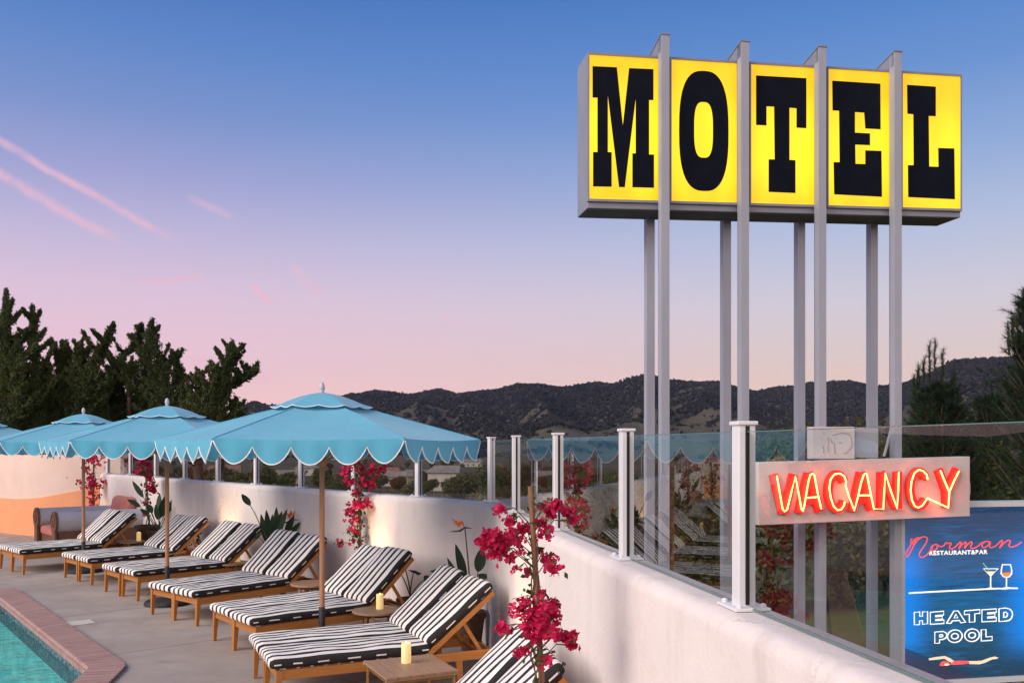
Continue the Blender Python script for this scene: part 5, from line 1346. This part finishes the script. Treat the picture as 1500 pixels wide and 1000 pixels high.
# shrubs on the lawn behind the sign, seen through the glass
k = 0
for (px, d, rx, rz, m, lb) in [(1135, 25, 1.9, 2.0, 'brush_g', 'dense green shrub on the lawn left of the VACANCY posts'), (1228, 25.5, 1.5, 1.9, 'brush', 'olive shrub on the lawn between the VACANCY posts'), (1296, 27, 1.6, 2.1, 'brush_g', 'dark green shrub on the lawn behind the rightmost sign post'),
                               (1056, 28, 2.0, 1.8, 'brush', 'olive shrub behind the tall glass post'), (1000, 33, 2.2, 1.7, 'brush_b', 'dry brown shrub behind the left sign posts'), (940, 40, 2.4, 1.7, 'brush', 'dull green shrub left of the sign posts'), (1400, 33, 2.9, 2.7, 'brush_g', 'broad green shrub below the bushy pine'), (1485, 31, 2.6, 2.6, 'brush_g', 'broad green shrub below the right-hand pines'),
                               (1180, 31, 3.4, 2.9, 'brush_g', 'tall dark shrub at the back of the lawn'), (1275, 36, 3.2, 3.0, 'brush', 'tall olive shrub at the back of the lawn')]:
    x = (px - CX) / F * d; bush('shrub', lb, 'shrub', (x, d, ground_z(x, d)), rx, rx * .8, rz, 8000, .20, m, 'shrubs on the slope below the sign', .09, 12, 20 + k); k += 1

def reflection_hedge():  # out of view, added so the near glass has dark green to reflect
    t = thing('reflection_hedge', 'unseen dark green foliage added past the mural wall for the glass to reflect', 'reflection_hedge', (-22.5, 23.3, 0)); n = 26000
    p = np.stack([nrg.uniform(-8, 8, n), nrg.uniform(-.7, .7, n), nrg.uniform(0, 2.15, n)], 1)
    q = nrg.integers(0, 3, n); p[q == 0, 1] = -.7 + nrg.normal(0, .06, (q == 0).sum()); p[q == 1, 2] = 2.1 + nrg.normal(0, .09, (q == 1).sum())
    npmesh('foliage', leaves(p, np.tile([0, -.4, .5], (n, 1)), .16, .08), 4, 'brush_g', t)
    mb = MB()
    for i in range(16): mb.tube([(-7.6 + i, 0, -.1), (-7.6 + i, 0, 1.8)], [.05, .02], 6)
    mb.build('stems', 'bark', t)
reflection_hedge()
# ------------------------------------------------------------------ valley: houses and trees
def house(label, px, d, w, dp, h, rot, m, rm, nwin, roofh=1.8):
    x = (px - CX) / F * d; g = Vector((x, d, ground_z(x, d) + .1)); t = thing('house', label, 'house', g, R(rot), 'houses down in the valley')
    MB().box((-w / 2, -dp / 2, -1), (w / 2, dp / 2, h)).build('wall', m, t)
    mb = MB(); e = .5; o = w / 2 + e; q = dp / 2 + e
    mb.add([(-o, -q, h), (o, -q, h), (o, q, h), (-o, q, h), (-o + 1.0, 0, h + roofh), (o - 1.0, 0, h + roofh)], [(0, 1, 5, 4), (1, 2, 5), (2, 3, 4, 5), (3, 0, 4), (0, 3, 2, 1)]); mb.build('roof', rm, t)
    for i in range(nwin):
        wx = -w / 2 + w * (i + .5) / nwin; mb = MB(); mb.box((wx - .55, -dp / 2 - .04, 1.0), (wx + .55, -dp / 2 - .005, 2.3)); mb.build('window', 'pane', t)
HS = [('pale low house with grey roof left of the front umbrella pole', 420, 330, 13, 9, 3.2, 10, 'hwall', 'roof', 4), ('small pale house half hidden by trees left of the flowering stake', 455, 420, 12, 8, 3.2, -15, 'hwall', 'roof', 3),
      ('tan house with red roof beyond the bougainvillea', 560, 360, 14, 9, 3.4, 20, 'hwall2', 'roof2', 4), ('white house with grey roof between the posts left of corner', 588, 290, 11, 9, 3.2, -10, 'hwall', 'roof', 3),
      ('long grey-roofed building just left of the wall corner', 632, 260, 16, 10, 3.6, 18, 'hwall2', 'roof', 5), ('boxy pale building with dark window bands near the corner post', 655, 230, 8, 8, 4.6, -12, 'hwall', 'roof', 3),
      ('small tan house low behind the near glass', 800, 300, 12, 9, 3.2, 5, 'hwall2', 'roof', 3), ('white house far across the valley under the green hill', 690, 640, 16, 10, 4, 0, 'hwall', 'roof', 4),
      ('pale house far off beyond the long wall', 330, 400, 14, 9, 3.4, 12, 'hwall', 'roof2', 4)]
for hdat in HS: house(*hdat)
rr = random.Random(21); kinds = [('brush_g', 'dark green rounded tree down in the valley'), ('brush', 'olive green tree down in the valley'), ('brush_b', 'russet brown tree down in the valley')]
prot = []
for i in range(3):
    t = bush('valley_tree', kinds[i][1], 'tree', (0, 0, 0), 3.2, 3.0, 3.0, 2600, .50, kinds[i][0], 'trees scattered over the valley', .25, 9, 50 + i); prot.append(t)
used = [False] * 3; placed = 0
for i in range(275):
    px = rr.uniform(150, 1120); d = rr.choice([rr.uniform(130, 260), rr.uniform(200, 420), rr.uniform(300, 700)])
    x = (px - CX) / F * d; z = ground_z(x, d)
    if any(abs(px - h_[1]) < 8 and h_[2] * .8 < d < h_[2] * 1.05 for h_ in HS): continue
    if any(abs(px - h_[1]) < 14 and d < h_[2] for h_ in HS) and rr.random() < .7: continue
    kd = rr.choices([0, 1, 2], [.35, .35, .30])[0]; s = rr.uniform(.55, 1.25)
    if px < 420 and kd == 0: kd = 1
    if not used[kd]: o = prot[kd]; o.location = (x, d, z); o.rotation_euler = (0, 0, rr.uniform(0, 6)); used[kd] = True
    else: o = dup(prot[kd], (x, d, z), rr.uniform(0, 6), kinds[kd][1])
    o.scale = (s * rr.uniform(.85, 1.2), s, s * rr.uniform(.8, 1.15))
# low brush over the near slope, one mass
for nm, mt, sd, cnt in (('slope_brush', 'brush_b', 5, 2000), ('green_undergrowth', 'brush', 6, 2600)):
    r2 = random.Random(sd); bc = []; ba = []
    for i in range(cnt):
        px = r2.uniform(60, 1000) if sd == 5 else r2.uniform(60, 1650); d = 40 * (5.0 ** r2.random()) if px < 1000 else r2.uniform(34, 110); x = (px - CX) / F * d; z = ground_z(x, d)
        if noise.noise(Vector((x * .05, d * .05, sd))) < -.05: continue
        s = r2.uniform(.5, 1.6); k = 30
        p = nrg.normal(0, .75, (k, 3)) * np.array([s, s, s * .7]); p[:, 2] = np.abs(p[:, 2]) * .9; bc.append(p + np.array([x, d, z])); ba.append(p)
    o = npmesh(nm, leaves(np.concatenate(bc), np.concatenate(ba), .55, .28), 4, mt); o['kind'] = 'stuff'
# ------------------------------------------------------------------ haze
hz = MB(); hz.box((-5600, -5600, -25), (5600, 5600, 520)); ho = hz.build('haze', 'trim'); ho['kind'] = 'stuff'
hm = bpy.data.materials.new('haze_air'); hm.use_nodes = True; hn = hm.node_tree; hn.nodes.clear()
hv = hn.nodes.new('ShaderNodeVolumePrincipled'); hv.inputs['Color'].default_value = (.50, .57, .86, 1); hv.inputs['Density'].default_value = .000028; hv.inputs['Anisotropy'].default_value = 0.0
hout = hn.nodes.new('ShaderNodeOutputMaterial'); hn.links.new(hv.outputs[0], hout.inputs['Volume'])
ho.data.materials.clear(); ho.data.materials.append(hm)
